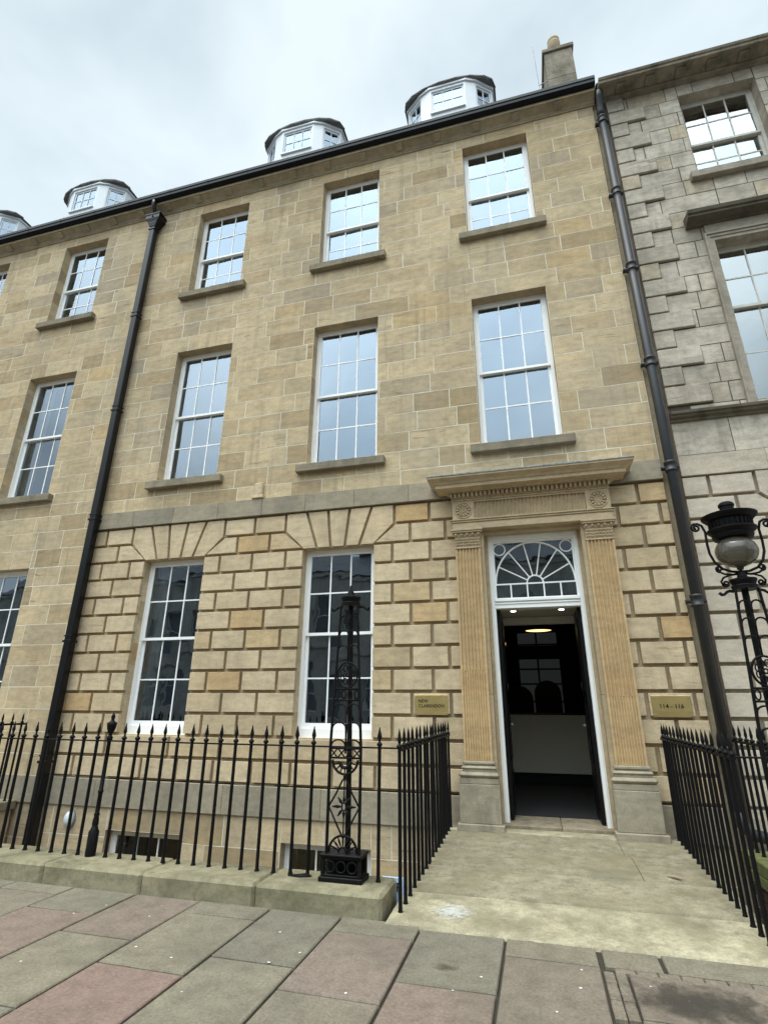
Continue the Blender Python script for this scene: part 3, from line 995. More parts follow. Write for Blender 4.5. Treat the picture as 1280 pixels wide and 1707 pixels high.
# frieze with flutes, plain ends
fx0, fx1 = -.60, .84
en.box(-.895, fx0, -.125, -.0615, 2.386, 2.665)
en.box(fx1, 1.135, -.125, -.0615, 2.386, 2.665)
nfl = 30; fwd = (fx1-fx0)/nfl
prof = [(fx0, -.0615)]
for i in range(nfl):
    a = fx0+i*fwd
    prof += [(a+.0005 if i == 0 else a, -.112)]
    for j in range(1, 4):
        an = pi*j/4
        prof.append((a+.004+(fwd-.012)*(j-.5)/3+.002, -.112+.026*sin(an)))
    prof += [(a+fwd-.004, -.112)]
prof += [(fx1, -.0615)]
en.prism(prof, 2.41, 2.64, 'z')
en.box(fx0+.001, fx1-.001, -.122, -.0616, 2.386, 2.409)
en.box(fx0+.001, fx1-.001, -.122, -.0616, 2.641, 2.665)
en.box(-.905, 1.145, -.14, -.0615, 2.666, 2.69, .004)
en.box(-.90, 1.14, -.15, -.0615, 2.691, 2.765)
nd = 36
for i in range(nd):
    x = -.915+i*(2.07/(nd-.45))
    en.box(x, x+.032, -.20, -.151, 2.705, 2.762)
x0, x1 = -.95, 1.19
def crown(mb, prof):
    """moulding profile [(projection, z)] returned round both ends"""
    for (p0, z0), (p1, z1) in zip(prof, prof[1:]):
        mb.faces([(-.90-p0, -.0615, z0), (-.90-p0, -.15-p0, z0), (1.14+p0, -.15-p0, z0), (1.14+p0, -.0615, z0),
                  (-.90-p1, -.0615, z1), (-.90-p1, -.15-p1, z1), (1.14+p1, -.15-p1, z1), (1.14+p1, -.0615, z1)],
                 [(0, 1, 5, 4), (1, 2, 6, 5), (2, 3, 7, 6)])
    p, z = prof[-1]
    mb.faces([(-.90-p, -.0615, z), (-.90-p, -.15-p, z), (1.14+p, -.15-p, z), (1.14+p, -.0615, z)], [(0, 1, 2, 3)])
en.rnd = .55
crown(en, [(0, 2.766), (.06, 2.768), (.075, 2.785), (.19, 2.79), (.19, 2.835), (.205, 2.84), (.225, 2.865), (.27, 2.895), (.285, 2.905), (.285, 2.93)])
eno = en.build('entablature', 'porch', portal_o)
for cx in (-.745, .99):
    ro = MB(); ro.rnd = .5; ro.smooth = True
    c = (cx, -.128, 2.525)
    ro.ring(c, .112, .010, n=24)
    ro.ring(c, .022, .008, n=12)
    ro.ring(c, .045, .007, n=14)
    for i in range(12):
        a = 2*pi*i/12
        ro.tube([(cx+.052*cos(a), -.126, c[2]+.052*sin(a)), (cx+.082*cos(a), -.138, c[2]+.082*sin(a)), (cx+.102*cos(a), -.128, c[2]+.102*sin(a))], [.008, .017, .006], 6)
    ro.smooth = False
    ro.build('patera', 'porch', eno)
ld = MB()
xs = -.90-.295; i = 0
while xs < 1.14+.295-.03:
    x2 = min(xs+.42, 1.14+.295)
    dz = random.uniform(0, .008)
    ld.box(xs, x2, -.15-.297, .0, 2.931+dz, 2.945+dz, .003)
    xs = x2-.012
ld.box(-1.19, 1.43, -.446, 0, 2.930, 2.939)
ld.build('lead_flashing', 'lead_light', eno)

# door frame and fanlight
df = MB()
fx0, fx1, fy = DX0+.036, DX1-.036, .15
df.box(fx0, fx0+.055, fy, fy+.10, -1.27, 2.2145)
df.box(fx1-.055, fx1, fy, fy+.10, -1.27, 2.2145)
df.box(fx0+.055, fx1-.055, fy, fy+.10, 2.13, 2.2145)
df.box(fx0+.018, fx0+.050, fy-.012, fy, -1.268, 2.2)
df.box(fx1-.050, fx1-.018, fy-.012, fy, -1.268, 2.2)
df.box(fx0+.0505, fx1-.0505, fy-.012, fy-.001, 2.168, 2.2)
df.box(fx0+.055, fx1-.055, fy-.005, fy+.10, 1.215, 1.335)
df.box(fx0+.055, fx1-.055, fy-.03, fy-.0055, 1.300, 1.335, .004)
df.box(fx0+.055, fx1-.055, fy-.018, fy-.0055, 1.265, 1.285, .004)
dfo = df.build('door_frame', 'white_paint', house)
fl = MB()
ax, bx_, z0, z1 = fx0+.055, fx1-.055, 1.335, 2.13
yy = fy+.055
fl.box(ax, bx_, yy-.02, yy+.02, z0, z0+.022)
fl.box(ax, bx_, yy-.02, yy+.02, z1-.02, z1)
fl.box(ax, ax+.022, yy-.02, yy+.02, z0+.022, z1-.02)
fl.box(bx_-.022, bx_, yy-.02, yy+.02, z0+.022, z1-.02)
zb = z0+.205
fl.box(ax+.022, bx_-.022, yy-.015, yy+.012, zb-.009, zb+.009)
hc = (ax+bx_)/2
for tt in (.20, .40, .60, .80):
    x = ax+(bx_-ax)*tt
    fl.box(x-.009, x+.009, yy-.014, yy+.011, z0+.022, zb-.009)
rr = (bx_-ax)/2-.02
fl.ring((hc, yy, zb), rr, .012, 0, pi, 36, rz=z1-.025-zb, m=8)
fl.ring((hc, yy, zb), .105, .011, 0, pi, 20, rz=.105, m=8)
for k in range(1, 7):
    a = pi*k/7
    fl.tube([(hc+.105*cos(a), yy, zb+.105*sin(a)), (hc+rr*cos(a), yy, zb+(z1-.025-zb)*sin(a))], .009, 6)
for s_ in (-1, 1):
    fl.ring((hc+s_*(rr-.072), yy, z1-.02-.085), .078, .009, n=24)
flo = fl.build('fanlight', 'white_paint', house)
fg = MB()
fg.face([(ax, yy+.005, z0), (bx_, yy+.005, z0), (bx_, yy+.005, z1), (ax, yy+.005, z1)])
fg.build('glass', 'glass', flo, keep=True)
# door leaves folded back inside
for s_, x in ((-1, fx0+.058), (1, fx1-.058)):
    dl = MB()
    a, b_ = (x, x+.045) if s_ < 0 else (x-.045, x)
    dl.box(a, b_, fy+.102, fy+.66, -1.245, 1.205, .004)
    xi = b_ if s_ < 0 else a
    for z0_, z1_ in ((-1.12, -.75), (-.62, .05), (.18, 1.08)):
        p0, p1 = (xi, xi+.012) if s_ < 0 else (xi-.012, xi)
        dl.box(p0, p1, fy+.19, fy+.57, z0_, z1_, .005)
    do = dl.build('door', 'dark_door', house)
    hd = MB(); hd.smooth = True
    hx = xi-s_*.03
    hd.tube([(xi, fy+.58, -.22), (hx, fy+.58, -.22)], .010, 8)
    hd.lathe([(.006, -.02), (.014, -.01), (.017, 0), (.014, .01), (.006, .02)], (hx, fy+.58, -.22), 12)
    hd.tube([(xi-s_*.004, fy+.55, .22), (xi-s_*.004, fy+.55, .30)], .012, 8)
    hd.build('handle', 'galv', do)

# vestibule and hall behind the door
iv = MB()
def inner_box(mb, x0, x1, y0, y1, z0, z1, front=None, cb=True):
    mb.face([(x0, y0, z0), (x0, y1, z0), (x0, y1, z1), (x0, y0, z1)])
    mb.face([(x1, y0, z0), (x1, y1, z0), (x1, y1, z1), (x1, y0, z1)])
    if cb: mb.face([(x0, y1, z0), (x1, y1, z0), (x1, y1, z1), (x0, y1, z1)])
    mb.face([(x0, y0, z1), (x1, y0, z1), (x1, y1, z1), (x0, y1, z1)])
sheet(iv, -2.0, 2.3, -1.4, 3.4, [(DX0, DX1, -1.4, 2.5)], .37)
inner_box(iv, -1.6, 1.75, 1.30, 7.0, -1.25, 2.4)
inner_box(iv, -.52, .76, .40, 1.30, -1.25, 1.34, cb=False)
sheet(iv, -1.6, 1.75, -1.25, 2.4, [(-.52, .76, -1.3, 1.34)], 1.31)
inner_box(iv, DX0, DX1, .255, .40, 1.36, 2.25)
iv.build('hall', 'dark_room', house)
ic = MB()
ic.box(-.519, .759, .27, 1.295, 1.26, 1.338)
ic.box(-.45, .69, .30, .36, 1.215, 1.259, .01)
ic.box(-.51, .75, 1.18, 1.29, 1.14, 1.259, .02)
ic.build('vestibule_ceiling', 'ceiling_white', house)
ifl = MB()
ifl.box(-1.6, 1.75, .62, 7.0, -1.30, -1.252)
ifl.build('hall_floor', 'carpet', house)
th = MB()
for a, b_ in ((DX0+.0365, .16), (.163, DX1-.0365)):
    th.rnd = random.random()
    th.box(a, b_, .02, .619, -1.36, -1.258, .008)
th.build('threshold', 'threshold', house)
# rear window of the hall seen dimly, and wall lights
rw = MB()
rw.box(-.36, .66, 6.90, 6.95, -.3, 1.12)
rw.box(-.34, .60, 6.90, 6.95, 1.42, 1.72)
rwo = rw.build('rear_window', 'rear_pane_glow', house)
rb = MB()
for x in (-.36, .10, .62): rb.box(x, x+.04, 6.86, 6.899, -.3, 1.72)
for z in (-.3, .10, .50, .84, 1.09, 1.42): rb.box(-.32, .62, 6.865, 6.895, z, z+.035)
rb.build('frame', 'dark_room', rwo)

for x, lab in ((-.20, 'small lit round downlight in the vestibule ceiling, the left one'), (.43, 'small lit round downlight in the vestibule ceiling, the right one')):
    dl = MB(); dl.lathe([(.045, -.012), (.045, .012)], (x, .52, 1.247), 20)
    o = dl.build('ceiling_light', 'galv'); tag(o, lab, 'ceiling light', 'downlights inside the doorway')
    e = MB(); e.lathe([(.034, -.004), (.034, .004)], (x, .52, 1.2305), 20)
    e.build('bulb', 'lamp_spot', o)
pl = MB(); pl.smooth = True
pc = (.15, 3.5, 1.33)
pl.lathe([(.265, 0), (.262, .012), (.24, .09), (.19, .17), (.12, .22), (.045, .25), (.03, .30), (.02, .30), (.03, .24), (.10, .205), (.18, .15), (.235, .06), (.258, .004)], pc, 32, cap=False)
plo = pl.build('pendant_lamp', 'dark_door'); tag(plo, 'black dome pendant lamp glowing warm inside the dark doorway', 'lamp')
pb = MB(); pb.lathe([(.235, 0), (.235, .01)], (pc[0], pc[1], pc[2]+.02), 32); pb.build('bulb', 'lamp_warm', plo)
cd = MB(); cd.tube([(.15, 3.5, 1.63), (.15, 3.5, 2.40)], .008, 6); cd.build('cord', 'dark_door', plo)
dk = MB()
dk.box(-.56, .92, 3.5, 3.55, -1.07, -.13, .004)
dko = dk.build('reception_desk', 'desk_grey'); tag(dko, 'plain grey reception desk front inside the dark hall', 'desk')
dk2 = MB(); dk2.box(-.58, .94, 3.48, 4.15, -.129, -.10, .004); dk2.build('desk_top', 'dark_door', dko)
dk3 = MB(); dk3.box(-.54, .90, 3.56, 4.10, -1.252, -.13); dk3.build('desk_body', 'dark_room', dko)
for x, lab in ((.23, 'dark chair with a tall rounded back behind the reception desk, the nearer right one'), (-.30, 'dark chair with a rounded back at the left behind the reception desk')):
    e_ = MB(); e_.smooth = False
    hh = .24 if x > 0 else .14
    prof = [(x-.25, -.3)]+[(x-.25*cos(pi*i/12), hh+.25*sin(pi*i/12)) for i in range(13)]+[(x+.25, -.3)]
    e_.prism(prof, 4.35, 4.41, 'y')
    o = e_.build('chair', 'letter_black'); tag(o, lab, 'chair', 'chairs behind the reception desk')
    s = MB(); s.box(x-.24, x+.24, 4.0+.36, 4.8, -.85, -.75, .01); s.build('seat', 'letter_black', o)
    for sx in (-1, 1):
        for yy_ in (4.40, 4.76):
            l = MB(); l.tube([(x+sx*.20, yy_, -1.252), (x+sx*.19, yy_, -.85)], .015, 6); l.build('leg', 'letter_black', o)
wl = MB(); wl.smooth = True
for i, (x, y, z) in enumerate([(-.62, 4.4, 1.27), (-.52, 4.5, 1.22), (-.56, 4.6, .86)]):
    q = MB(); q.smooth = True
    q.lathe([(.012, -.05), (.05, -.05), (.055, 0), (.03, .05), (.012, .06)], (x, y, z), 12)
    q.tube([(x, y, z+.06), (x, y, 2.4)], .004, 5)
    o = q.build('glass_pendant', 'globe_glass')
    tag(o, 'small amber glass pendant light deep in the hall at the upper left of the doorway', 'lamp', 'small glass pendants deep in the hall')
    e = MB(); e.lathe([(.010, -.02), (.014, 0), (.01, .02)], (x, y, z), 8); e.build('bulb', 'lamp_warm', o)

# ------------------------------------------------------------------ the terrace to the left
nl = empty('sandstone_terrace', (-7, 0, -1.4), 'plain buff ashlar terrace house left of the square black downpipe', 'house')
holesB = []
BX = (-8.77, -11.49, -14.3)
for c in BX:
    holesB += [(c-.575, c+.575, MBm, MT), (c-.57, c+.57, TB, TT), (c-.565, c+.565, -.39, 2.19)]
b = MB()
zsB = [-.985, -.69, -.39]+[-.39+.322*k for k in range(1, 9)]+[2.51, 2.83, 3.12, 3.34]+[3.555+.3286*k for k in range(0, 9)]+[6.51]+[6.51+(9.642-6.51)/10*k for k in range(1, 11)]+[TOP]
zsB = sorted(set(round(z, 3) for z in zsB if not (2.19 < z < 2.25 and abs(z-2.19) > .01)))
ashlar(b, -17, XL-.004, zsB, holesB)
b.cur = 1
sheet(b, -17, XL-.004, -1.0, TOP+.12, holesB, .0016)
b.cur = 0
reveals(b, holesB, .0, .33)
b.cur = 0
ashlar(b, -17, XL-.004, [-3.8, -3.4, -3.0, -2.6, -2.2, -1.77, -1.34], [], lo=.6, hi=1.1)
b.cur = 1
sheet(b, -17, XL-.004, -3.8, -1.30, [], .0016)
b.build('wall', ['ashlar', 'mortar'], nl)
b2 = MB(); band(b2, -17, XL-.004, -1.33, -.985, -.03, 1, 1.1); b2.build('base_course', 'band', nl)
for i, c in enumerate(BX):
    sash_window(nl, c, 1.15, MBm, MT, meet=4.875, curtain=.35)
    sash_window(nl, c, 1.14, TB, TT, meet=8.54)
    sash_window(nl, c, 1.13, -.39, 2.19, sill=False, bottom=.1, meet=.93)
cornice(nl, -17, XL-.004)
gutter(nl, -17, XL-.004)
roof(nl, -17, XL-.004)
for cx in (-9.60, -12.93): dormer(nl, cx)
bw = MB(); bw.face([(-17, 8.8, -3.8), (XL-.01, 8.8, -3.8), (XL-.01, 8.8, 10), (-17, 8.8, 10)]); bw.face([(-17, 0.01, -3.8), (-17, 8.8, -3.8), (-17, 8.8, 10), (-17, .01, 10)]); bw.build('back_wall', 'trim', nl)

# ------------------------------------------------------------------ the grey neighbour to the right
nr = empty('grey_stone_townhouse', (2.05, 0, -1.4), 'weathered grey stone townhouse with raised quoins right of the round downpipe', 'house')
NX0, NX1 = 2.035, 10.5
NW = (3.69, 6.4, 9.1)
hN = []
for c in NW:
    hN += [(c-.56, c+.56, 7.80, 9.59), (c-.60, c+.60, 3.76, 6.44)]
a_ = MB()
zq = [3.66+.303*k for k in range(0, 21)]
zq[-1] = 9.86
zN = [3.56, 3.76]+[3.76+.298*k for k in range(1, 9)]+[6.44, 6.75, 7.05, 7.35, 7.65, 7.80]+[7.80+.298*k for k in range(1, 6)]+[9.59, 9.86]
for i in range(21):
    za, zb_ = 9.84-.303*(i+1), 9.84-.303*i
    if za < 3.6: za = 3.56
    if zb_ <= za: break
    ashlar(a_, 2.305 if i % 2 == 0 else 2.59, NX1, [za, zb_], hN, lo=.35, hi=.80, g=.0065, y=.0)
a_.cur = 1
sheet(a_, NX0, NX1, 3.0, 9.95, hN, .003)  # dark sheet: ashlar joint colour, and painted shadow in the gaps under the quoins
a_.cur = 0
reveals(a_, hN, .0, .33)
ashlar(a_, NX0, NX1, [3.065, 3.56], [], lo=.6, hi=1.3)
for i in range(45):
    z = -3.6+i*.3
    a_.face([(NX0, .004, z), (NX0, 1.2, z), (NX0, 1.2, z+.3), (NX0, .004, z+.3)], random.random())
a_.build('wall', ['grey_ashlar', 'grey_joint_shade'], nr)
qn = MB()
for i in range(20):
    z = 9.84-.303*i
    x1 = 2.30 if i % 2 == 0 else 2.585
    if z-.303 < 3.6: break
    qn.block([(NX0+.003, z-.303+.020), (x1-.004, z-.303+.020), (x1-.004, z-.004), (NX0+.003, z-.004)], -.040, .003, .007, random.random())
qn.build('quoins', 'grey_ashlar', nr)
nb = MB()
band(nb, NX0, NX1, 2.78, 3.06, -.012, 1, 1.1)
nb.build('plain_band', 'grey_rustic', nr)
r = MB()
ZTs = ZT
ZT = [2.778-.289*k for k in range(14)]
hG = [(c-.55, c+.55, -.40, ZT[2]) for c in NW]
for k in range(13):
    if k == 0: segs = [[NX0, 2.33, 2.84], [4.54, 5.04, 5.55], [7.25, 7.75, 8.25], [9.95, NX1]]
    elif k == 1: segs = [[NX0, 2.59, 3.14], [4.24, 4.8, 5.30, 5.85], [6.95, 7.5, 8.0, 8.55], [9.65, 10.2, NX1]]
    elif k >= 11: segs = [[NX0]+[NX0+.55*i+(.28 if k % 2 else 0) for i in range(1, 15)]+[NX1]]
    elif k % 2 == 0: segs = [[NX0, 2.33, 2.87, 3.14], [4.24, 4.52, 5.04, 5.58, 5.85], [6.95, 7.2, 7.75, 8.28, 8.55], [9.65, 9.95, NX1]]
    else: segs = [[NX0, 2.59, 3.14], [4.24, 4.8, 5.30, 5.85], [6.95, 7.5, 8.0, 8.55], [9.65, 10.2, NX1]]
    for q_i, sg in enumerate(segs):
        row(sg, k, ('arch' if k < 2 and q_i > 0 else '', 'arch' if k < 2 and q_i < 3 else ''))
for c in NW: arch(c, 1.10)
r.cur = 1
sheet(r, NX0, NX1, -1.0, 3.05, hG, .058)
r.cur = 0
reveals(r, hG, .058, .33)
ashlar(r, NX0, NX1, [-3.8, -3.4, -3.0, -2.6, -2.2, -1.8, -1.4, -.98], [], lo=.6, hi=1.1)
ZT = ZTs
r.build('rusticated_wall', ['grey_rustic', 'grey_channel'], nr)
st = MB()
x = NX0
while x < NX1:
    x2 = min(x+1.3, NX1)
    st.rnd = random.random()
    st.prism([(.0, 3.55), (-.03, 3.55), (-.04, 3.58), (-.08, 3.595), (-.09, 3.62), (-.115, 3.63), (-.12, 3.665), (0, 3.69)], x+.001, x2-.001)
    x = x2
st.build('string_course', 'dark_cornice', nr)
for i, c in enumerate(NW):
    sash_window(nr, c, 1.12, 7.80, 9.59, gl='glass_old', paint='old_paint', blind=.0, sillmat='grey_dressed', roomdark=True, meet=8.62, room=2.2)
    wo = sash_window(nr, c, 1.20, 3.76, 6.44, gl='glass_old', paint='old_paint', sill=False, roomdark=True, meet=5.36, room=2.2)
    am = MB(); am.rnd = .5
    x0, x1 = c-.60, c+.60
    for (o0, o1, y) in ((0, .055, -.02), (.055, .10, -.035), (.10, .125, -.055)):
        am.box(x0-o1, x0-o0-.0005, y, -.0005, 3.70, 6.44+o1)
        am.box(x1+o0+.0005, x1+o1, y, -.0005, 3.70, 6.44+o1)
        am.box(x0-o0, x1+o0, y, -.0005, 6.44+o0+.0005, 6.44+o1)
    am.box(x0-.09, x1+.09, -.03, -.0005, 6.57, 6.735)
    am.build('architrave', 'grey_dressed', wo)
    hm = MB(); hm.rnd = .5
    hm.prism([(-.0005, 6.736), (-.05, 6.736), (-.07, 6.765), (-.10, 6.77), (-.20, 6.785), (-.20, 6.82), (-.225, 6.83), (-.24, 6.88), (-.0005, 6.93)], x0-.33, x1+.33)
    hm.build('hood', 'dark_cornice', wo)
    sash_window(nr, c, 1.10, -.40, 2.20, sill=False, gl='glass_old', bottom=.1, meet=.93)
# cornice with paired blocks
cc = MB()
x = XR+.075
while x < NX1:
    x2 = min(x+1.2, NX1); cc.rnd = random.random()
    cc.prism([(.05, 9.84), (-.04, 9.84), (-.05, 9.865), (-.085, 9.875), (-.09, 9.90), (-.33, 9.905), (-.33, 9.875), (-.35, 9.88), (-.355, 9.925), (-.375, 9.93), (-.39, 9.965), (.05, 10.03)], x+.001, x2-.001)
    x = x2
x = NX0+.15
while x < NX1-.2:
    cc.rnd = random.random()
    cc.box(x, x+.15, -.27, -.092, 9.880, 9.904, .006)
    x += .46
cc.build('cornice', 'grey_trim', nr)
roof(nr, XR+.06, NX1, z0=10.03)
bw = MB(); bw.face([(NX0, 8.8, -3.8), (NX1, 8.8, -3.8), (NX1, 8.8, 10), (NX0, 8.8, 10)]); bw.face([(NX1, 0.01, -3.8), (NX1, 8.8, -3.8), (NX1, 8.8, 10), (NX1, .01, 10)]); bw.build('back_wall', 'trim', nr)
# the gap and the round pipe in it
gp = MB(); gp.rnd = .4
gp.box(XR+.002, NX0-.002, .06, .2, -3.8, 10.3)
gp.build('recess', 'joint', nr)
pr = MB(); pr.smooth = True
cx, cy, R_ = 1.912, -.085, .057
pr.tube([(cx, cy, 9.45), (cx, cy, -1.0)], R_, 16)
pr.tube([(cx, cy, -1.0), (cx+.01, cy-.005, -1.12), (cx+.08, cy-.02, -1.20), (cx+.4, cy-.02, -1.26), (cx+1.6, cy-.02, -1.34)], [R_, R_+.004, R_+.004, R_, R_], 14)
pr.tube([(cx, cy, 9.45), (cx-.005, cy-.01, 9.56), (cx-.005, cy-.06, 9.68), (cx-.005, cy-.12, 9.78), (cx, cy-.16, 9.86)], [R_, R_+.01, R_, R_, R_], 14)
for z in (9.36, 7.7, 6.17, 4.49, 2.9, 1.18, -.45):
    pr.lathe([(R_, 0), (R_+.016, .0), (R_+.016, .02), (R_+.008, .025), (R_+.008, .10), (R_+.018, .105), (R_+.018, .135), (R_, .14)], (cx, cy, z-.07), 18)
    pr.box(cx-R_-.05, cx+R_+.05, cy+.02, .0, z-.02, z+.02)
pr.build('downpipe', 'pipe_grey', nr)
pr2 = MB(); pr2.smooth = True
pr2.tube([(1.99, -.02, 9.8), (1.99, -.02, -3.0)], .018, 8)
pr2.build('thin_pipe', 'pipe_rust', nr)

# ------------------------------------------------------------------ ground: pavement, landing, area walls
GZ = -1.4
base = MB(); base.rnd = .3
base.face([(-40, -9.4, GZ-.02), (40, -9.4, GZ-.02), (40, -2.72, GZ-.02), (-40, -2.72, GZ-.02)])
o = base.build('ground', 'slab_joint'); tag(o, kind='structure')
far = MB(); far.face([(-200, -200, GZ-.16), (200, -200, GZ-.16), (200, -9.4, GZ-.16), (-200, -9.4, GZ-.16)]); o = far.build('road', 'asphalt'); tag(o, kind='structure')
kb = MB()
x = -20
while x < 16:
    kb.rnd = random.random(); kb.box(x+.003, x+.897, -9.7, -9.4, GZ-.2, GZ-.0, .015); x += .9
o = kb.build('kerb', 'kerbstone'); tag(o, kind='structure')
far2 = MB(); far2.rnd = .3
far2.face([(-200, 9.0, -3.9), (200, 9.0, -3.9), (200, 200, -3.9), (-200, 200, -3.9)])
o = far2.build('back_ground', 'asphalt'); tag(o, kind='structure')

fs = MB()
def slabq(x0, x1, y0, y1, rnd, g=.009, jit=.004):
    """one flagstone, corners slightly off square, surface a little tilted"""
    j = lambda: random.uniform(-jit, jit)
    z = GZ+random.uniform(-.002, .002)
    pts = [(x0+g+j(), y0+g+j()), (x1-g+j(), y0+g+j()), (x1-g+j(), y1-g+j()), (x0+g+j(), y1-g+j())]
    c = .006
    ins = inset(pts, c)
    v = [(a, b_, GZ-.03) for a, b_ in pts]+[(a, b_, z-c) for a, b_ in pts]+[(a, b_, z+random.uniform(-.001, .001)) for a, b_ in ins]
    fs.rnd = rnd
    fs.faces(v, [(0, 1, 5, 4), (1, 2, 6, 5), (2, 3, 7, 6), (3, 0, 4, 7), (4, 5, 9, 8), (5, 6, 10, 9), (6, 7, 11, 10), (7, 4, 8, 11), (8, 9, 10, 11)])
YF = -2.715
strips = {  # joints measured along each strip, from the wall outwards, with the tone of each slab
    (-4.33, -3.75): ([YF, -2.89, -3.62, -4.5], [.35, .5, .3, .45]),
    (-3.75, -3.16): ([YF, -3.165, -3.95, -4.7], [.3, .72, .45, .3]),
    (-3.16, -2.59): ([YF, -3.465, -4.30, -5.1], [.66, .42, .25, .5]),
    (-2.59, -2.0): ([YF, -2.95, -3.78, -4.75], [.3, .40, .97, .45]),
    (-2.0, -1.45): ([YF, -3.53, -4.45, -5.3], [.20, .36, .4, .3]),
    (-1.45, -.88): ([YF, -2.97, -3.785, -4.7], [.33, .76, .5, .42]),
    (-.88, -.32): ([YF-.07, -3.525, -4.4, -5.3], [.24, .73, .4, .3]),
    (-.32, .23): ([YF-.07, -3.04, -4.2, -5.2], [.45, .60, .4, .3]),
}
for (a, b_), (ys, tones) in strips.items():
    ys = ys+[ys[-1]-.85*k for k in range(1, 7)]
    ys = [max(y, -9.4) for y in ys]
    for i in range(len(ys)-1):
        if ys[i]-ys[i+1] < .05: continue
        slabq(a, b_, ys[i+1], ys[i], tones[i] if i < len(tones) else random.random()*.9)
x = -4.33
for side in (-1, 1):
    for s_ in range(30 if side < 0 else 26):
        if side < 0: x1 = -4.33-.57*s_; x0 = x1-.57
        else:
            x0 = 1.36+.57*s_; x1 = x0+.57
        y = YF-random.uniform(.15, .8) if side < 0 else YF-.07-random.uniform(.15, .8)
        slabq(x0, x1, y, YF-(0 if side < 0 else .07), random.random()*.9)
        while y > -9.35:
            y2 = max(y-random.uniform(.6, .95), -9.4); slabq(x0, x1, y2, y, random.random()*.9); y = y2
# the patched area in front of the doorstep, at the right
slabq(.245, .575, -3.03, YF-.07, .45)
slabq(.58, 1.36, -3.03, YF-.07, .35)
slabq(.36, 1.36, -3.57, -3.085, .62)
y = -3.62
for yy2 in (-4.3, -5.1, -6.0, -7, -8, -9, -9.4):
    slabq(.24, .8, yy2, y, random.random()*.8); slabq(.8, 1.36, yy2, y, random.random()*.8); y = yy2
# broken setts packed in the gaps
for i in range(8):
    ya = -3.09-i*.063
    slabq(.236, .296, ya-.060, ya, random.uniform(.5, .66), .002, .001)
    slabq(.298, .358, ya-.060, ya, random.uniform(.5, .66), .002, .001)
for i in range(9):
    xa = .30+i*.115
    slabq(xa, xa+.113, -3.082, -3.034, random.uniform(.5, .66), .002, .001)
for i in range(9):
    xa = .36+i*.11
    slabq(xa, xa+.108, -3.617, -3.574, random.uniform(.5, .66), .002, .001)
for i in range(9):
    xa = -.30+i*.057
    slabq(xa, xa+.05, YF-.095, YF-.072, random.uniform(.5, .6), .002, .001)
o = fs.build('pavement', 'flagstone'); tag(o, kind='structure')

# chewing gum spots and small litter are marks on the ground: thin pats
gm = MB()
for px, py in [(-.42, -3.36), (-.55, -3.55), (.10, -3.34), (-.03, -3.62), (.12, -3.12), (.46, -3.22), (.62, -3.33), (-1.08, -3.73), (-1.62, -3.52), (-1.5, -3.35), (-2.5, -3.55), (-2.2, -3.62), (-2.75, -3.1), (-3.2, -3.0), (-3.3, -3.2), (-2.8, -2.9), (-1.75, -3.1), (-1.9, -3.95), (-3.0, -3.9)]:
    n = 9; rr = random.uniform(.005, .010)
    pts = [(px+rr*random.uniform(.7, 1.2)*cos(2*pi*i/n), py+rr*random.uniform(.7, 1.1)*sin(2*pi*i/n), GZ+.003) for i in range(n)]
    gm.face(pts)
o = gm.build('chewing_gum', 'chip'); tag(o, 'pale flecks of old chewing gum trodden into the paving slabs', 'gum', kind='stuff')

# oily stain in the patched slab and the one by the doorstep are part of the stone
def stain(name, cx, cy, rx, ry, z, dark, lab, seed, op=.75):
    m, t, b_ = mat('stain_'+str(seed))
    n = noise(t, mapping(t, (1, 1, 1)), 9, 7, .7)
    g = N(t, 'ShaderNodeNewGeometry')
    sx = N(t, 'ShaderNodeSeparateXYZ'); t.links.new(g.outputs['Position'], sx.inputs[0])
    dx = math_(t, 'DIVIDE', math_(t, 'SUBTRACT', sx.outputs[0], cx), rx)
    dy = math_(t, 'DIVIDE', math_(t, 'SUBTRACT', sx.outputs[1], cy), ry)
    dd = math_(t, 'SQRT', math_(t, 'ADD', math_(t, 'MULTIPLY', dx, dx), math_(t, 'MULTIPLY', dy, dy)))
    v = math_(t, 'ADD', dd, math_(t, 'MULTIPLY', math_(t, 'SUBTRACT', n, .5), 2.2))
    al = ramp(t, [(.1, (op, op, op)), (1.0, (0, 0, 0))], v).outputs[0]
    b_.inputs['Base Color'].default_value = (*dark, 1)
    b_.inputs['Roughness'].default_value = .85
    t.links.new(al, b_.inputs['Alpha'])
    s = MB(); s.face([(cx-rx, cy-ry, z), (cx+rx, cy-ry, z), (cx+rx, cy+ry, z), (cx-rx, cy+ry, z)])
    o = s.build(name, 'stain_'+str(seed)); tag(o, lab, 'stain', kind='stuff')
stain('stain', .66, -3.36, .42, .22, GZ+.005, (.05, .043, .032), 'dark oily stain on the patched paving slab at bottom right', 1, .85)
stain('stain', -.62, -3.30, .10, .05, GZ+.005, (.09, .075, .045), 'small brown damp stain on a paving slab before the step', 2, .8)

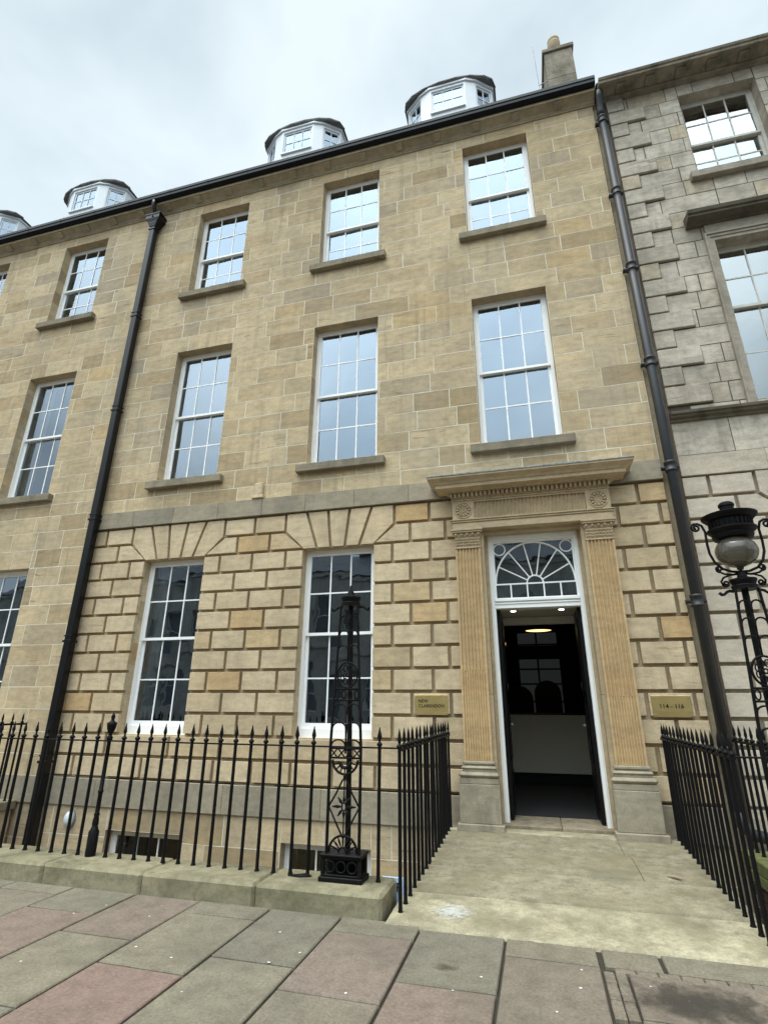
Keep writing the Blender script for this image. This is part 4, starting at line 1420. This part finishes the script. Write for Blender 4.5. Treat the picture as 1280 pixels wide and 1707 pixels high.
# entrance landing: four rows of worn slabs bridging the area
LX0, LX1 = -1.13, 1.36
lm = MB()
def lz(y): return -1.40+(y+2.79)*(.105/2.7)
rows_y = [-2.785, -2.12, -1.44, -.74, -.20, .019]
zoff = [.004, .010, .010, .008, .006]
for i in range(5):
    xs = [LX0, LX1] if i in (0,) else ([LX0, random.uniform(.2, .9), LX1] if i != 1 else [LX0, LX1])
    if i == 4: xs = [LX0, DX0-.02, DX1+.02, LX1]
    for a, b_ in zip(xs, xs[1:]):
        lm.rnd = (.95, .42, .22, .30, .75)[i]+random.uniform(-.06, .04)
        y0, y1 = rows_y[i]+.006, rows_y[i+1]-.006
        nx, ny = 14, 5
        Z = {}
        V = []; Fs = []
        hollow = random.uniform(.004, .008)
        for ix in range(nx+1):
            for iy in range(ny+1):
                u, v_ = ix/nx, iy/ny
                X_ = a+.002+(b_-a-.004)*u; Y_ = y0+(y1-y0)*v_
                if i == 0 and iy == 0: Y_ += random.uniform(-.008, .010)
                zz_ = lz(Y_)+zoff[i]*(1-v_)-hollow*sin(pi*u)*sin(pi*v_)+random.uniform(-.0008, .0008)
                if iy in (0, ny): zz_ -= .004
                V.append((X_, Y_, zz_))
        for ix in range(nx):
            for iy in range(ny):
                k_ = ix*(ny+1)+iy
                Fs.append((k_, k_+ny+1, k_+ny+2, k_+1))
        base_i = len(V)
        # skirts
        per = [(ix*(ny+1)) for ix in range(nx+1)]
        for ix in per: V.append((V[ix][0], V[ix][1], V[ix][2]-.10))
        for q_ in range(nx): Fs.append((per[q_], per[q_+1], base_i+q_+1, base_i+q_))
        lm.smooth = True
        lm.faces(V, Fs)
lm.smooth = False
lm.rnd = .2
lm.cur = 1
lm.face([(LX0+.01, -2.76, lz(-2.76)-.022), (LX1-.01, -2.76, lz(-2.76)-.022), (LX1-.01, .015, lz(0)-.022), (LX0+.01, .015, lz(0)-.022)])
lm.cur = 0
lm.box(LX0, LX1, -2.77, .0, -1.75, -1.42)
o = lm.build('entrance_path', ['landing', 'slab_joint']); tag(o, kind='structure')
# paint splash
m, t, b_ = mat('splash')
n = noise(t, mapping(t, (1, 1, 1)), 22, 8, .75)
g = N(t, 'ShaderNodeNewGeometry'); sx = N(t, 'ShaderNodeSeparateXYZ'); t.links.new(g.outputs['Position'], sx.inputs[0])
dx = math_(t, 'DIVIDE', math_(t, 'SUBTRACT', sx.outputs[0], -.71), .17)
dy = math_(t, 'DIVIDE', math_(t, 'SUBTRACT', sx.outputs[1], -2.46), .17)
dd = math_(t, 'SQRT', math_(t, 'ADD', math_(t, 'MULTIPLY', dx, dx), math_(t, 'MULTIPLY', dy, dy)))
v = math_(t, 'ADD', dd, math_(t, 'MULTIPLY', math_(t, 'SUBTRACT', n, .5), 3.4))
t.links.new(ramp(t, [(.15, (.75, .75, .75)), (1.0, (0, 0, 0))], v).outputs[0], b_.inputs['Alpha'])
b_.inputs['Base Color'].default_value = (.62, .62, .58, 1)
s = MB(); s.face([(-.90, -2.64, lz(-2.64)+.006), (-.52, -2.64, lz(-2.64)+.006), (-.52, -2.345, lz(-2.345)+.007), (-.90, -2.345, lz(-2.345)+.007)])
o = s.build('paint_splash', 'splash'); tag(o, 'white paint splash on the front slab of the entrance', 'stain', kind='stuff')
lf = MB()
lf.faces([(.93, -1.30, lz(-1.3)+.008), (1.0, -1.38, lz(-1.38)+.010), (1.06, -1.42, lz(-1.42)+.02), (1.0, -1.34, lz(-1.34)+.014)], [(0, 1, 2, 3)])
o = lf.build('fallen_leaf', 'leaf_brown'); tag(o, 'curled brown leaf lying on the entrance slabs by the right railing', 'leaf')

# area in front of the basement
ar = MB(); ar.rnd = .3
ar.face([(-20, -2.4, -3.7), (12, -2.4, -3.7), (12, 0, -3.7), (-20, 0, -3.7)])
o = ar.build('area_ground', 'band'); tag(o, kind='structure')

# coping wall under the front railing
def coping(name, x0, x1, label, rise=0, moss=None):
    k = MB()
    x = x0
    cuts = [x0]+[c for c in (-7.0, -5.55, -4.13, -3.16, -2.16) if x0 < c < x1]+[x1]
    if moss: cuts = [x0, x0+1.2, x0+2.5, x1]
    for a, b_ in zip(cuts, cuts[1:]):
        k.rnd = random.random()
        k.box(a+.002, b_-.002, -2.70, -2.24, GZ-.06, -1.262, .022)
    k.cur = 1
    k.box(x0+.01, x1-.01, -2.66, -2.30, -3.8, GZ-.061)
    o = k.build(name, ['kerbstone', 'joint'])
    return tag(o, label, 'wall')
coping('coping_wall', -7.4, -1.17, 'low mossy stone kerb wall carrying the front railings, left of the entrance')
coping('coping_wall', 1.42, 6.0, 'low stone kerb wall under the second lamp standard, right of the entrance', moss=1)
# right neighbour's landing with mossy side
nlr = MB(); nlr.rnd = .5
nlr.box(1.86, 2.06, -2.25, -.04, -1.45, -1.33, .012)
nlr.box(1.86, 2.06, -2.25, -.04, -1.56, -1.452, .012)
nlr.cur = 1
for i in range(10):
    nlr.rnd = random.random()
    for j in range(12):
        nlr.rnd = random.random()
        ya = -2.25+j*.19+(.09 if i % 2 else 0)
        nlr.box(1.93+random.uniform(-.006, .006), 2.2, ya+.005, min(ya+.185, -.05), -1.62-i*.10, -1.53-i*.10-.005)
nlr.cur = 2
nlr.box(2.063, 4.6, -2.25, -.04, -1.42, -1.34, .006)
nlr.cur = 1; nlr.box(1.96, 2.19, -2.24, -.045, -3.7, -1.565)
o = nlr.build('mossy_wall', ['moss_stone', 'brick_dark', 'landing']); tag(o, 'green mossy coping over dark brick beside the neighbouring entrance on the right', 'wall')
# left neighbour's landing
ll = MB(); ll.rnd = .5
ll.box(-9.9, -7.36, -2.75, -.04, -1.42, -1.30, .01)
ll.cur = 1
for i in range(8):
    for j in range(4):
        ll.rnd = random.random()
        ll.box(-9.9, -7.40, -2.7+j*.66+.004, -2.7+(j+1)*.66-.004, -1.42-(i+1)*.28+.004, -1.421-i*.28)
o = ll.build('neighbour_landing', ['landing', 'rustic']); tag(o, 'raised stone landing of the next house at the far left behind the railings', 'landing')
# steps going down into the left area
ns = empty('area_stair', (-7.2, -1.4, -3.7), 'dark stone stair with an iron handrail going down at the far left', 'stairs')
for i in range(9):
    s_ = MB(); s_.rnd = random.random()
    s_.box(-7.35, -6.85, -2.2+i*.22, -2.2+(i+1)*.22, -3.7, -1.75-i*.2)
    s_.build('step', 'band', ns)
s_ = MB(); s_.tube([(-6.84, -1.9, -1.15), (-6.84, -.4, -2.35)], .016, 8)
for i in range(7):
    yy_ = -1.9+i*.25; zz_ = -1.15-(yy_+1.9)*.8
    s_.tube([(-6.84, yy_, zz_), (-6.84, yy_, zz_-.85)], .011, 6)
s_.build('handrail', 'iron', ns)

# ------------------------------------------------------------------ railings
def finial_mesh(h, z0, kind='spear'):
    """bar with its base flare, collar and spear, standing at the origin"""
    q = MB(); q.smooth = True
    q.lathe([(.022, 0), (.020, .006), (.0155, .02), (.0145, .05), (.0145, h-.150), (.0145, h-.148), (.022, h-.142), (.025, h-.134), (.021, h-.126), (.011, h-.118), (.010, h-.108)], (0, 0, 0), 8)
    if kind == 'spear':
        q.lathe([(.010, h-.109), (.011, h-.100), (.020, h-.080), (.017, h-.060), (.009, h-.030), (.005, h-.008), (.001, h)], (0, 0, 0), 8, 1, .55)
    else:
        q.lathe([(.010, h-.109), (.013, h-.10), (.015, h-.085), (.010, h-.04), (.001, h)], (0, 0, 0), 8)
    return q
BARS = {}
def bars(parent, pts, h, kind):
    key = (round(h, 3), kind)
    for i, (x, y, z) in enumerate(pts):
        if key not in BARS:
            q = finial_mesh(h, 0, kind)
            o = q.build('bar', 'iron'); BARS[key] = o
        else:
            o = BARS[key].copy(); COL.objects.link(o)
        o.parent = parent
        o.location = Vector((x, y, z))-world_loc(parent)
        o.rotation_euler = (random.uniform(-.006, .006), random.uniform(-.006, .006), random.uniform(0, 1) if kind != 'spear' else 0)
fr = empty('front_railing', (-4.3, -2.4, -1.262), 'long black iron railing with spear heads along the kerb wall left of the entrance', 'railing')
YB = -2.40
bx = []
x = -1.28
xs_ = [-1.28]+[-1.86-.147*i for i in range(38)]
for x in xs_:
    if abs(x+3.93) < .05 or x < -7.38: continue
    bx.append((x, YB, -1.263))
bars(fr, bx, 1.10, 'spear')
rl = MB(); rl.box(-7.40, -1.06, YB-.017, YB+.017, -.330, -.318, .003)
rl.build('rail', 'iron', fr)
nw = MB(); nw.smooth = True
nw.lathe([(.045, 0), (.045, .005), (.045, .19), (.032, .21), (.030, .225), (.024, .23), (.028, .25), (.026, .29), (.020, .31), (.026, .325), (.020, .34), (.019, .50), (.024, .505), (.024, .52), (.019, .525), (.018, .94), (.026, .95), (.028, .97), (.018, .985), (.015, 1.0), (.024, 1.01), (.038, 1.045), (.044, 1.08), (.046, 1.10), (.030, 1.105), (.014, 1.12), (.016, 1.14), (.020, 1.155), (.010, 1.175), (.004, 1.19)], (-3.93, YB, -1.263), 12)
nw.build('newel_post', 'iron', fr)

def side_rail(name, x, ys, label, top=-.165, rail_z=-.325, dx=0.0, lo=None, group=None):
    e = empty(name, (x, sum(ys)/len(ys), -1.35), label, 'railing', group)
    n = len(ys)
    for i, y in enumerate(ys):
        z0 = (lz(y)-.004) if lo is None else lo
        xx = x+dx*(y+1.2)
        h = top-z0
        q = finial_mesh(h, 0, 'pin')
        o = q.build('bar', 'iron', e)
        o.location = Vector((xx, y, z0))-world_loc(e)
        o.rotation_euler = (random.uniform(-.005, .005), random.uniform(-.005, .005), random.random())
    y0, y1 = min(ys), max(ys)
    r_ = MB()
    r_.tube([(x+dx*(y0+1.2), y0-.02, rail_z), (x+dx*(y1+1.2), y1+.08, rail_z)], .014, 6)
    r_.build('rail', 'iron', e)
    return e
ysL = [-2.56+i*.163 for i in range(16)]
side_rail('side_railing', -1.062, ysL, 'black spiked railing along the left side of the entrance landing', dx=.004)
ysR = [-2.50+i*.150 for i in range(17)]
side_rail('side_railing', 1.29, ysR, 'black spiked railing along the right side of the entrance landing', dx=.012)
side_rail('side_railing', 1.97, [-2.2+i*.165 for i in range(13)], "shorter spiked railing on the mossy coping of the right-hand neighbour's entrance", lo=-1.33)
side_rail('side_railing', -7.42, [-2.5+i*.165 for i in range(15)], 'spiked railing at the far left beside the next landing', lo=-1.30, top=-.12, rail_z=-.28)
fr2 = empty('front_railing', (2.0, -2.4, -1.262), 'short black iron railing on the kerb wall around the globe lamp standard at right', 'railing')
bars(fr2, [(1.29+.147*i, YB, -1.263) for i in range(1, 12) if i not in (1, 2, 3)], 1.10, 'spear')
rl = MB(); rl.box(1.27, 3.1, YB-.017, YB+.017, -.330, -.318, .003); rl.build('rail', 'iron', fr2)
nw2 = MB(); nw2.tube([(1.262, -2.66, -1.40), (1.262, -2.66, -1.27)], .014, 8); nw2.build('stub', 'iron', fr2)

# ------------------------------------------------------------------ cast-iron lamp standards
def lamp_standard(cx, cy, label, flip=1, head=False):
    e = empty('lamp_standard', (cx, cy, -1.262), label, 'lamp post', 'openwork cast-iron lamp standards')
    zb = -1.262
    bs = MB()
    bs.box(cx-.176, cx+.176, cy-.10, cy+.10, zb, zb+.035, .006)
    bs.box(cx-.160, cx+.160, cy-.088, cy+.088, zb+.036, zb+.05, .004)
    # open box: posts and rails with three rings between
    for sx in (-1, 1):
        for sy in (-1, 1):
            bs.box(cx+sx*.148-.012, cx+sx*.148+.012, cy+sy*.076-.012, cy+sy*.076+.012, zb+.05, zb+.15)
    bs.box(cx-.135, cx+.135, cy+.066, cy+.086, zb+.05, zb+.15)
    bs.box(cx-.160, cx+.160, cy-.088, cy+.088, zb+.15, zb+.165, .004)
    bs.box(cx-.172, cx+.172, cy-.10, cy+.10, zb+.166, zb+.185, .005)
    bs.smooth = True
    for k in (-1, 0, 1):
        bs.ring((cx+k*.09, cy-.078, zb+.10), .038, .008, n=18)
    bs.smooth = False
    bs.build('base', 'iron', e)
    ztop = .85
    def hw(z):  # half width of the panel at height z
        if z < -.326: return .133
        return .133+(.0775-.133)*(z+.326)/(ztop+.326)
    yf = cy-.045
    def Q(u, z): return (cx+u*hw(z), yf, z)
    legs = MB()
    for s_ in (-1, 1):
        legs.tube([(cx+s_*.133, yf, zb+.185), (cx+s_*.133, yf, -.326), (cx+s_*.0775, yf, ztop)], [.013, .012, .010], 8)
    legs.build('leg', 'iron', e)
    st_ = MB(); st_.tube([(cx, cy+.075, zb+.18), (cx, cy+.02, ztop)], [.024, .018], 10); st_.build('stay', 'iron', e)
    p = MB(); p.smooth = True
    T = .0075
    # half wheel at the foot
    c = (cx, yf, zb+.19)
    p.ring(c, .115, .010, 0, pi, 20)
    p.ring(c, .035, .008, 0, pi, 10)
    for k in range(1, 8):
        a = pi*k/8
        p.tube([(cx+.04*cos(a), yf, c[2]+.04*sin(a)), (cx+.08*cos(a), yf, c[2]+.08*sin(a)), (cx+.11*cos(a), yf, c[2]+.11*sin(a))], [.004, .009, .004], 6)
    # lozenge with a six-petal star
    zc, zt_, zl = -.757, -.55, -.975
    for s_ in (-1, 1):
        p.tube([(cx, yf, zl), (cx+s_*.02, yf, zl+.03), (cx+s_*.055, yf, zl+.09), (cx+s_*.128, yf, zc)], T, 6)
        p.tube([(cx+s_*.128, yf, zc), (cx+s_*.07, yf, zc+.09), (cx+s_*.02, yf, zt_-.02), (cx, yf, zt_)], T, 6)
    p.tube([(cx, yf, zc+.04), (cx, yf, zt_)], .006, 6); p.tube([(cx, yf, zc-.04), (cx, yf, zl)], .006, 6)
    p.ring((cx, yf, zc), .018, .006, n=12, rz=.028)
    for a in (0, pi, pi/2, -pi/2, pi/3.4, pi-pi/3.4, -pi/3.4, -pi+pi/3.4):
        L_ = .10 if abs(sin(a)) < .1 else .085
        p.tube([(cx+.02*cos(a), yf, zc+.026*sin(a)), (cx+L_*.55*cos(a), yf, zc+L_*.55*sin(a)), (cx+L_*cos(a), yf, zc+L_*sin(a))], [.005, .013, .004], 6)
    # bowl with a fan below the lattice
    c = (cx, yf, -.415)
    p.ring(c, .108, .010, pi, 2*pi, 20)
    p.ring((cx, yf, -.43), .045, .014, pi, 2*pi, 10)
    for k in range(1, 8):
        a = pi+pi*k/8
        p.tube([(cx+.05*cos(a), yf, c[2]+.05*sin(a)), (cx+.105*cos(a), yf, c[2]+.105*sin(a))], [.008, .004], 6)
    p.tube([(cx, yf, -.52), (cx, yf, -.55)], .012, 6)
    # lattice frieze
    for z in (-.402, -.33): p.tube([Q(-1, z), Q(1, z)], .008, 6)
    for k in range(4):
        u0, u1 = -1+k*.5, -.5+k*.5
        p.tube([Q(u0, -.402), Q(u1, -.33)], .006, 6); p.tube([Q(u0, -.33), Q(u1, -.402)], .006, 6)
    # branching arches up the stem
    def branch(z, rise):
        for s_ in (-1, 1):
            pts = []
            for i in range(9):
                a = pi*i/8
                pts.append(Q(s_*(.02+.47*(1-cos(a)) if i < 9 else 1), z+rise*sin(a)**.8 if sin(a) > 0 else z))
            p.tube([(cx, yf, z-rise*.9)]+pts[0:1]+pts[1:], T, 6)
    p.tube([(cx, yf, -.33), (cx, yf, .04)], .008, 6)
    for z in (-.29, -.155, -.01): branch(z-.03, .055)
    # frieze of ovals
    for z in (.045, .134): p.tube([Q(-1, z), Q(1, z)], .008, 6)
    for k in range(4):
        u = -.75+.5*k
        q = Q(u, .09); p.ring(q, .018, .006, n=12, rz=.034)
    # wheel with an eight-petal rosette
    c = (cx, yf, .25)
    p.ring(c, .088, .009, n=26, rz=.105)
    p.ring(c, .016, .007, n=10)
    for k in range(8):
        a = 2*pi*(k+.5)/8
        p.ring((cx+.050*cos(a), yf, c[2]+.058*sin(a)), .017, .0055, n=10, rz=.026)
    p.tube([(cx, yf, .355), (cx, yf, .85)], .007, 6)
    for z in (.47, .60, .73): branch(z-.02, .05)
    p.build('openwork_panel', 'iron', e)
    tp = MB(); tp.smooth = False
    tp.lathe([(.085, .0), (.088, .03), (.085, .035)], (cx, cy-.01, .845), 20)
    tp.lathe([(.075, .035), (.082, .05), (.092, .07), (.092, .082), (.06, .088), (.035, .10), (.028, .13)], (cx, cy-.01, .845), 20)
    for s_ in (-1, 1):
        tp.tube([(cx+s_*.08, cy-.01, .835), (cx+s_*.105, cy-.01, .842), (cx+s_*.125, cy-.01, .835), (cx+s_*.148, cy-.01, .815), (cx+s_*.165, cy-.01, .815), (cx+s_*.18, cy-.01, .83)], [.012, .012, .011, .010, .013, .012], 6)
    tp.build('cap', 'iron', e)
    if not head:
        k_ = MB(); k_.smooth = True
        k_.lathe([(.028, .0), (.030, .01), (.014, .04), (.010, .075), (.002, .08)], (cx, cy-.01, .96), 12)
        k_.build('finial', 'iron', e)
    return e
lamp_standard(-1.55, -2.42, 'openwork cast-iron lamp standard without its lamp, in front of the middle ground floor window')
e = lamp_standard(1.605, -2.42, 'openwork cast-iron lamp standard carrying the globe lantern, at the right edge', head=True)
# lantern
lc = (1.605, -2.43)
ln = MB(); ln.smooth = True
gl_ = MB(); gl_.smooth = True
prof = [(.02, 1.0)]
for i in range(1, 16):
    a = -pi/2+pi*.86*i/15
    prof.append((.147*cos(a), 1.145+.125*sin(a)))
gl_.lathe(prof, (lc[0], lc[1], 0), 32)
cr = MB(); cr.smooth = False
cr.lathe([(.10, 1.245), (.135, 1.25), (.145, 1.275), (.140, 1.285), (.155, 1.30), (.172, 1.315), (.172, 1.328), (.150, 1.333)], (lc[0], lc[1], 0), 32)
cr.lathe([(.140, 1.335), (.145, 1.39), (.150, 1.395)], (lc[0], lc[1], 0), 32)
for k in range(28):
    a = 2*pi*k/28
    cr.box(lc[0]+.148*cos(a)-.005, lc[0]+.148*cos(a)+.005, lc[1]+.148*sin(a)-.005, lc[1]+.148*sin(a)+.005, 1.337, 1.392)
cr.lathe([(.150, 1.395), (.165, 1.40), (.195, 1.43), (.197, 1.44), (.17, 1.45), (.12, 1.465), (.065, 1.475), (.050, 1.485), (.050, 1.515), (.058, 1.522), (.056, 1.54), (.04, 1.555), (.01, 1.56)], (lc[0], lc[1], 0), 32)
lo = cr.build('lantern', 'iron', e)
gl_.build('globe', 'globe_glass', e)
cg = MB(); cg.smooth = True
def spiral(mb, c, r0, turns, a0, sgn, rt=.009):
    pts = []
    n = int(turns*14)
    for i in range(n+1):
        t_ = i/n; a = a0+sgn*turns*2*pi*t_; rr = r0*(1-.8*t_)
        pts.append((c[0]+rr*cos(a), lc[1], c[1]+rr*sin(a)))
    mb.tube(pts, [rt]*(n)+[rt*1.3], 6)
    return pts[0]
for s_ in (-1, 1):
    x_ = lambda u: lc[0]+s_*u
    cg.tube([(x_(0), lc[1], .985), (x_(.06), lc[1], .99), (x_(.12), lc[1], 1.015), (x_(.165), lc[1], 1.07), (x_(.188), lc[1], 1.14), (x_(.192), lc[1], 1.22), (x_(.188), lc[1], 1.32), (x_(.205), lc[1], 1.375), (x_(.235), lc[1], 1.395), (x_(.262), lc[1], 1.385)], .010, 6)
    spiral(cg, (x_(.25), 1.36), .036, 1.5, (pi/2 if s_ > 0 else pi/2), -s_)
    cg.tube([(x_(0), lc[1], .98), (x_(.06), lc[1], .965), (x_(.12), lc[1], .975), (x_(.155), lc[1], 1.0)], .008, 6)
    spiral(cg, (x_(.145), 1.015), .026, 1.4, (-pi/2), s_, .008)
    cg.tube([(x_(.02), lc[1], .97), (x_(.08), lc[1], .965), (x_(.13), lc[1], .945), (x_(.15), lc[1], .915), (x_(.14), lc[1], .885)], .008, 6)
    spiral(cg, (x_(.12), .900), .026, 1.4, 0 if s_ > 0 else pi, -s_, .008)
cg.lathe([(.05, .925), (.028, .94), (.020, .955), (.028, .97), (.022, .985), (.008, 1.0)], (lc[0], lc[1], 0), 12)
cg.build('cradle', 'iron', e)

# ------------------------------------------------------------------ plates, lamp, sign
def text_mesh(body, size, x, y, z, parent, matn='letter_black', align='LEFT', ext=.0015):
    c = bpy.data.curves.new('lettering', 'FONT')
    c.body = body; c.size = size; c.extrude = ext; c.align_x = align; c.space_character = 1.05
    c.offset = size*.012
    tmp = bpy.data.objects.new('tmp', c); COL.objects.link(tmp)
    dg = bpy.context.evaluated_depsgraph_get()
    me = bpy.data.meshes.new_from_object(tmp.evaluated_get(dg))
    bpy.data.objects.remove(tmp)
    me.name = 'lettering'
    me.materials.clear(); me.materials.append(M[matn])
    o = bpy.data.objects.new('lettering', me); COL.objects.link(o)
    o.parent = parent
    o.rotation_euler = (pi/2, 0, 0)
    o.location = Vector((x, y, z))-world_loc(parent)
    return o
def plate(x0, x1, z0, z1, label, lines):
    p = MB(); p.smooth = False
    yb = -.001
    nx, nz = 10, 5
    p.box(x0, x1, -.012, yb, z0, z1, .002)
    o = p.build('brass_plate', 'brass'); tag(o, label, 'sign')
    for x in (x0+.022, x1-.022):
        for z in (z0+.022, z1-.022):
            s = MB(); s.smooth = True; s.lathe([(.009, -.004), (.009, 0), (.006, .004), (.001, .006)], (0, 0, 0), 10)
            so = s.build('screw', 'galv', o); so.rotation_euler = (pi/2, 0, 0); so.location = (x, -.013, z)
    for (tx, sz, xx, zz, al) in lines: text_mesh(tx, sz, xx, -.0137, zz, o, align=al)
plate(-1.485, -1.065, -.10, .135, 'square-ish polished brass name plate reading NEW CLARENDON, left of the doorway', [('NEW', .052, -1.435, .045, 'LEFT'), ('CLARENDON', .052, -1.435, -.012, 'LEFT')])
plate(1.265, 1.675, -.10, .128, 'polished brass number plate reading 114 - 116, right of the doorway', [('114 - 116', .062, 1.465, -.005, 'CENTER')])
wl = MB(); wl.smooth = True
wl.lathe([(.115, 0), (.115, .018), (.105, .03)], (0, 0, 0), 24, .72, 1)
wlo = wl.build('wall_lamp', 'galv'); wlo.rotation_euler = (pi/2, 0, 0); wlo.location = (-6.40, -.001, -1.50)
tag(wlo, 'oval white bulkhead lamp on the basement wall at left', 'lamp')
wg_ = MB(); wg_.smooth = True
wg_.lathe([(.10, .025), (.098, .05), (.075, .075), (.03, .088), (.002, .09)], (0, 0, 0), 24, .72, 1)
wg_.build('diffuser', 'plastic_white', wlo).location = (0, 0, 0)
sg = MB(); sg.box(-1.30, -1.125, -2.215, -2.20, -1.55, -1.27, .004)
so = sg.build('small_sign', 'sign_blue'); tag(so, 'pale blue sign showing the letters SP between the kerb wall end and the entrance', 'sign')
text_mesh('SP', .085, -1.225, -2.217, -1.365, so)
rubb = MB()
rubb.faces([(-2.02, -2.42, -1.258), (-1.93, -2.44, -1.245), (-1.86, -2.41, -1.24), (-1.80, -2.43, -1.256), (-1.90, -2.47, -1.256), (-2.0, -2.46, -1.257)], [(0, 1, 5), (1, 2, 4), (1, 4, 5), (2, 3, 4), (0, 1, 2, 3)])
o = rubb.build('plastic_scrap', 'iron_gloss'); tag(o, 'scrap of black plastic caught on the kerb wall left of the empty lamp standard', 'litter')
fe = MB(); fe.faces([(-1.80, -2.3, -1.02), (-1.775, -2.3, -1.06), (-1.83, -2.3, -1.065), (-1.80, -2.28, -1.05)], [(0, 1, 3), (1, 2, 3), (2, 0, 3), (0, 1, 2)])

# ------------------------------------------------------------------ the terrace across the street (seen in the glass)
op = empty('opposite_terrace', (0, -24, -1.4), 'dark stone terrace across the street, seen only as a reflection in the ground floor windows', 'house')
ow = MB()
OY = -24
hO = []
for i in range(14):
    c = -26+i*2.9
    for z0, z1 in ((-.2, 2.1), (3.6, 6.1)):
        hO.append((c-.55, c+.55, z0, z1))
sheet(ow, -40, 20, -1.6, 8.2, hO, OY)
reveals(ow, hO, OY, OY-.25)
for z in (2.9, 7.9): ow.box(-40, 20, OY, OY+.15, z, z+.18)
ow.face([(-40, OY-9, -1.6), (20, OY-9, -1.6), (20, OY-9, 8.2), (-40, OY-9, 8.2)])
for x in (-40, 20): ow.face([(x, OY, -1.6), (x, OY-9, -1.6), (x, OY-9, 8.2), (x, OY, 8.2)])
ow.build('wall', 'opposite_stone', op)
og = MB()
for x0, x1, z0, z1 in hO: og.box(x0, x1, OY-.32, OY-.26, z0, z1)
og.build('window_glass', 'room_wall', op)
of = MB()
for x0, x1, z0, z1 in hO:
    zm = (z0+z1)/2
    of.box(x0, x0+.06, OY-.26, OY-.2, z0, z1); of.box(x1-.06, x1, OY-.26, OY-.2, z0, z1)
    of.box(x0+.06, x1-.06, OY-.26, OY-.2, zm-.03, zm+.03); of.box(x0+.06, x1-.06, OY-.26, OY-.2, z1-.06, z1); of.box(x0+.06, x1-.06, OY-.26, OY-.2, z0, z0+.06)
of.build('window_frames', 'white_paint', op)
orf = MB()
orf.face([(-40, OY+.2, 8.2), (20, OY+.2, 8.2), (20, OY-4.5, 10.7), (-40, OY-4.5, 10.7)])
orf.face([(-40, OY-9, 8.2), (20, OY-9, 8.2), (20, OY-4.5, 10.7), (-40, OY-4.5, 10.7)])
for x in (-40, 20): orf.face([(x, OY+.2, 8.2), (x, OY-9, 8.2), (x, OY-4.5, 10.7)])
for x in (-34, -22, -12, -1, 9): orf.box(x, x+1.4, OY-4.9, OY-4.0, 10.0, 11.6)
orf.build('roof', 'slate', op)
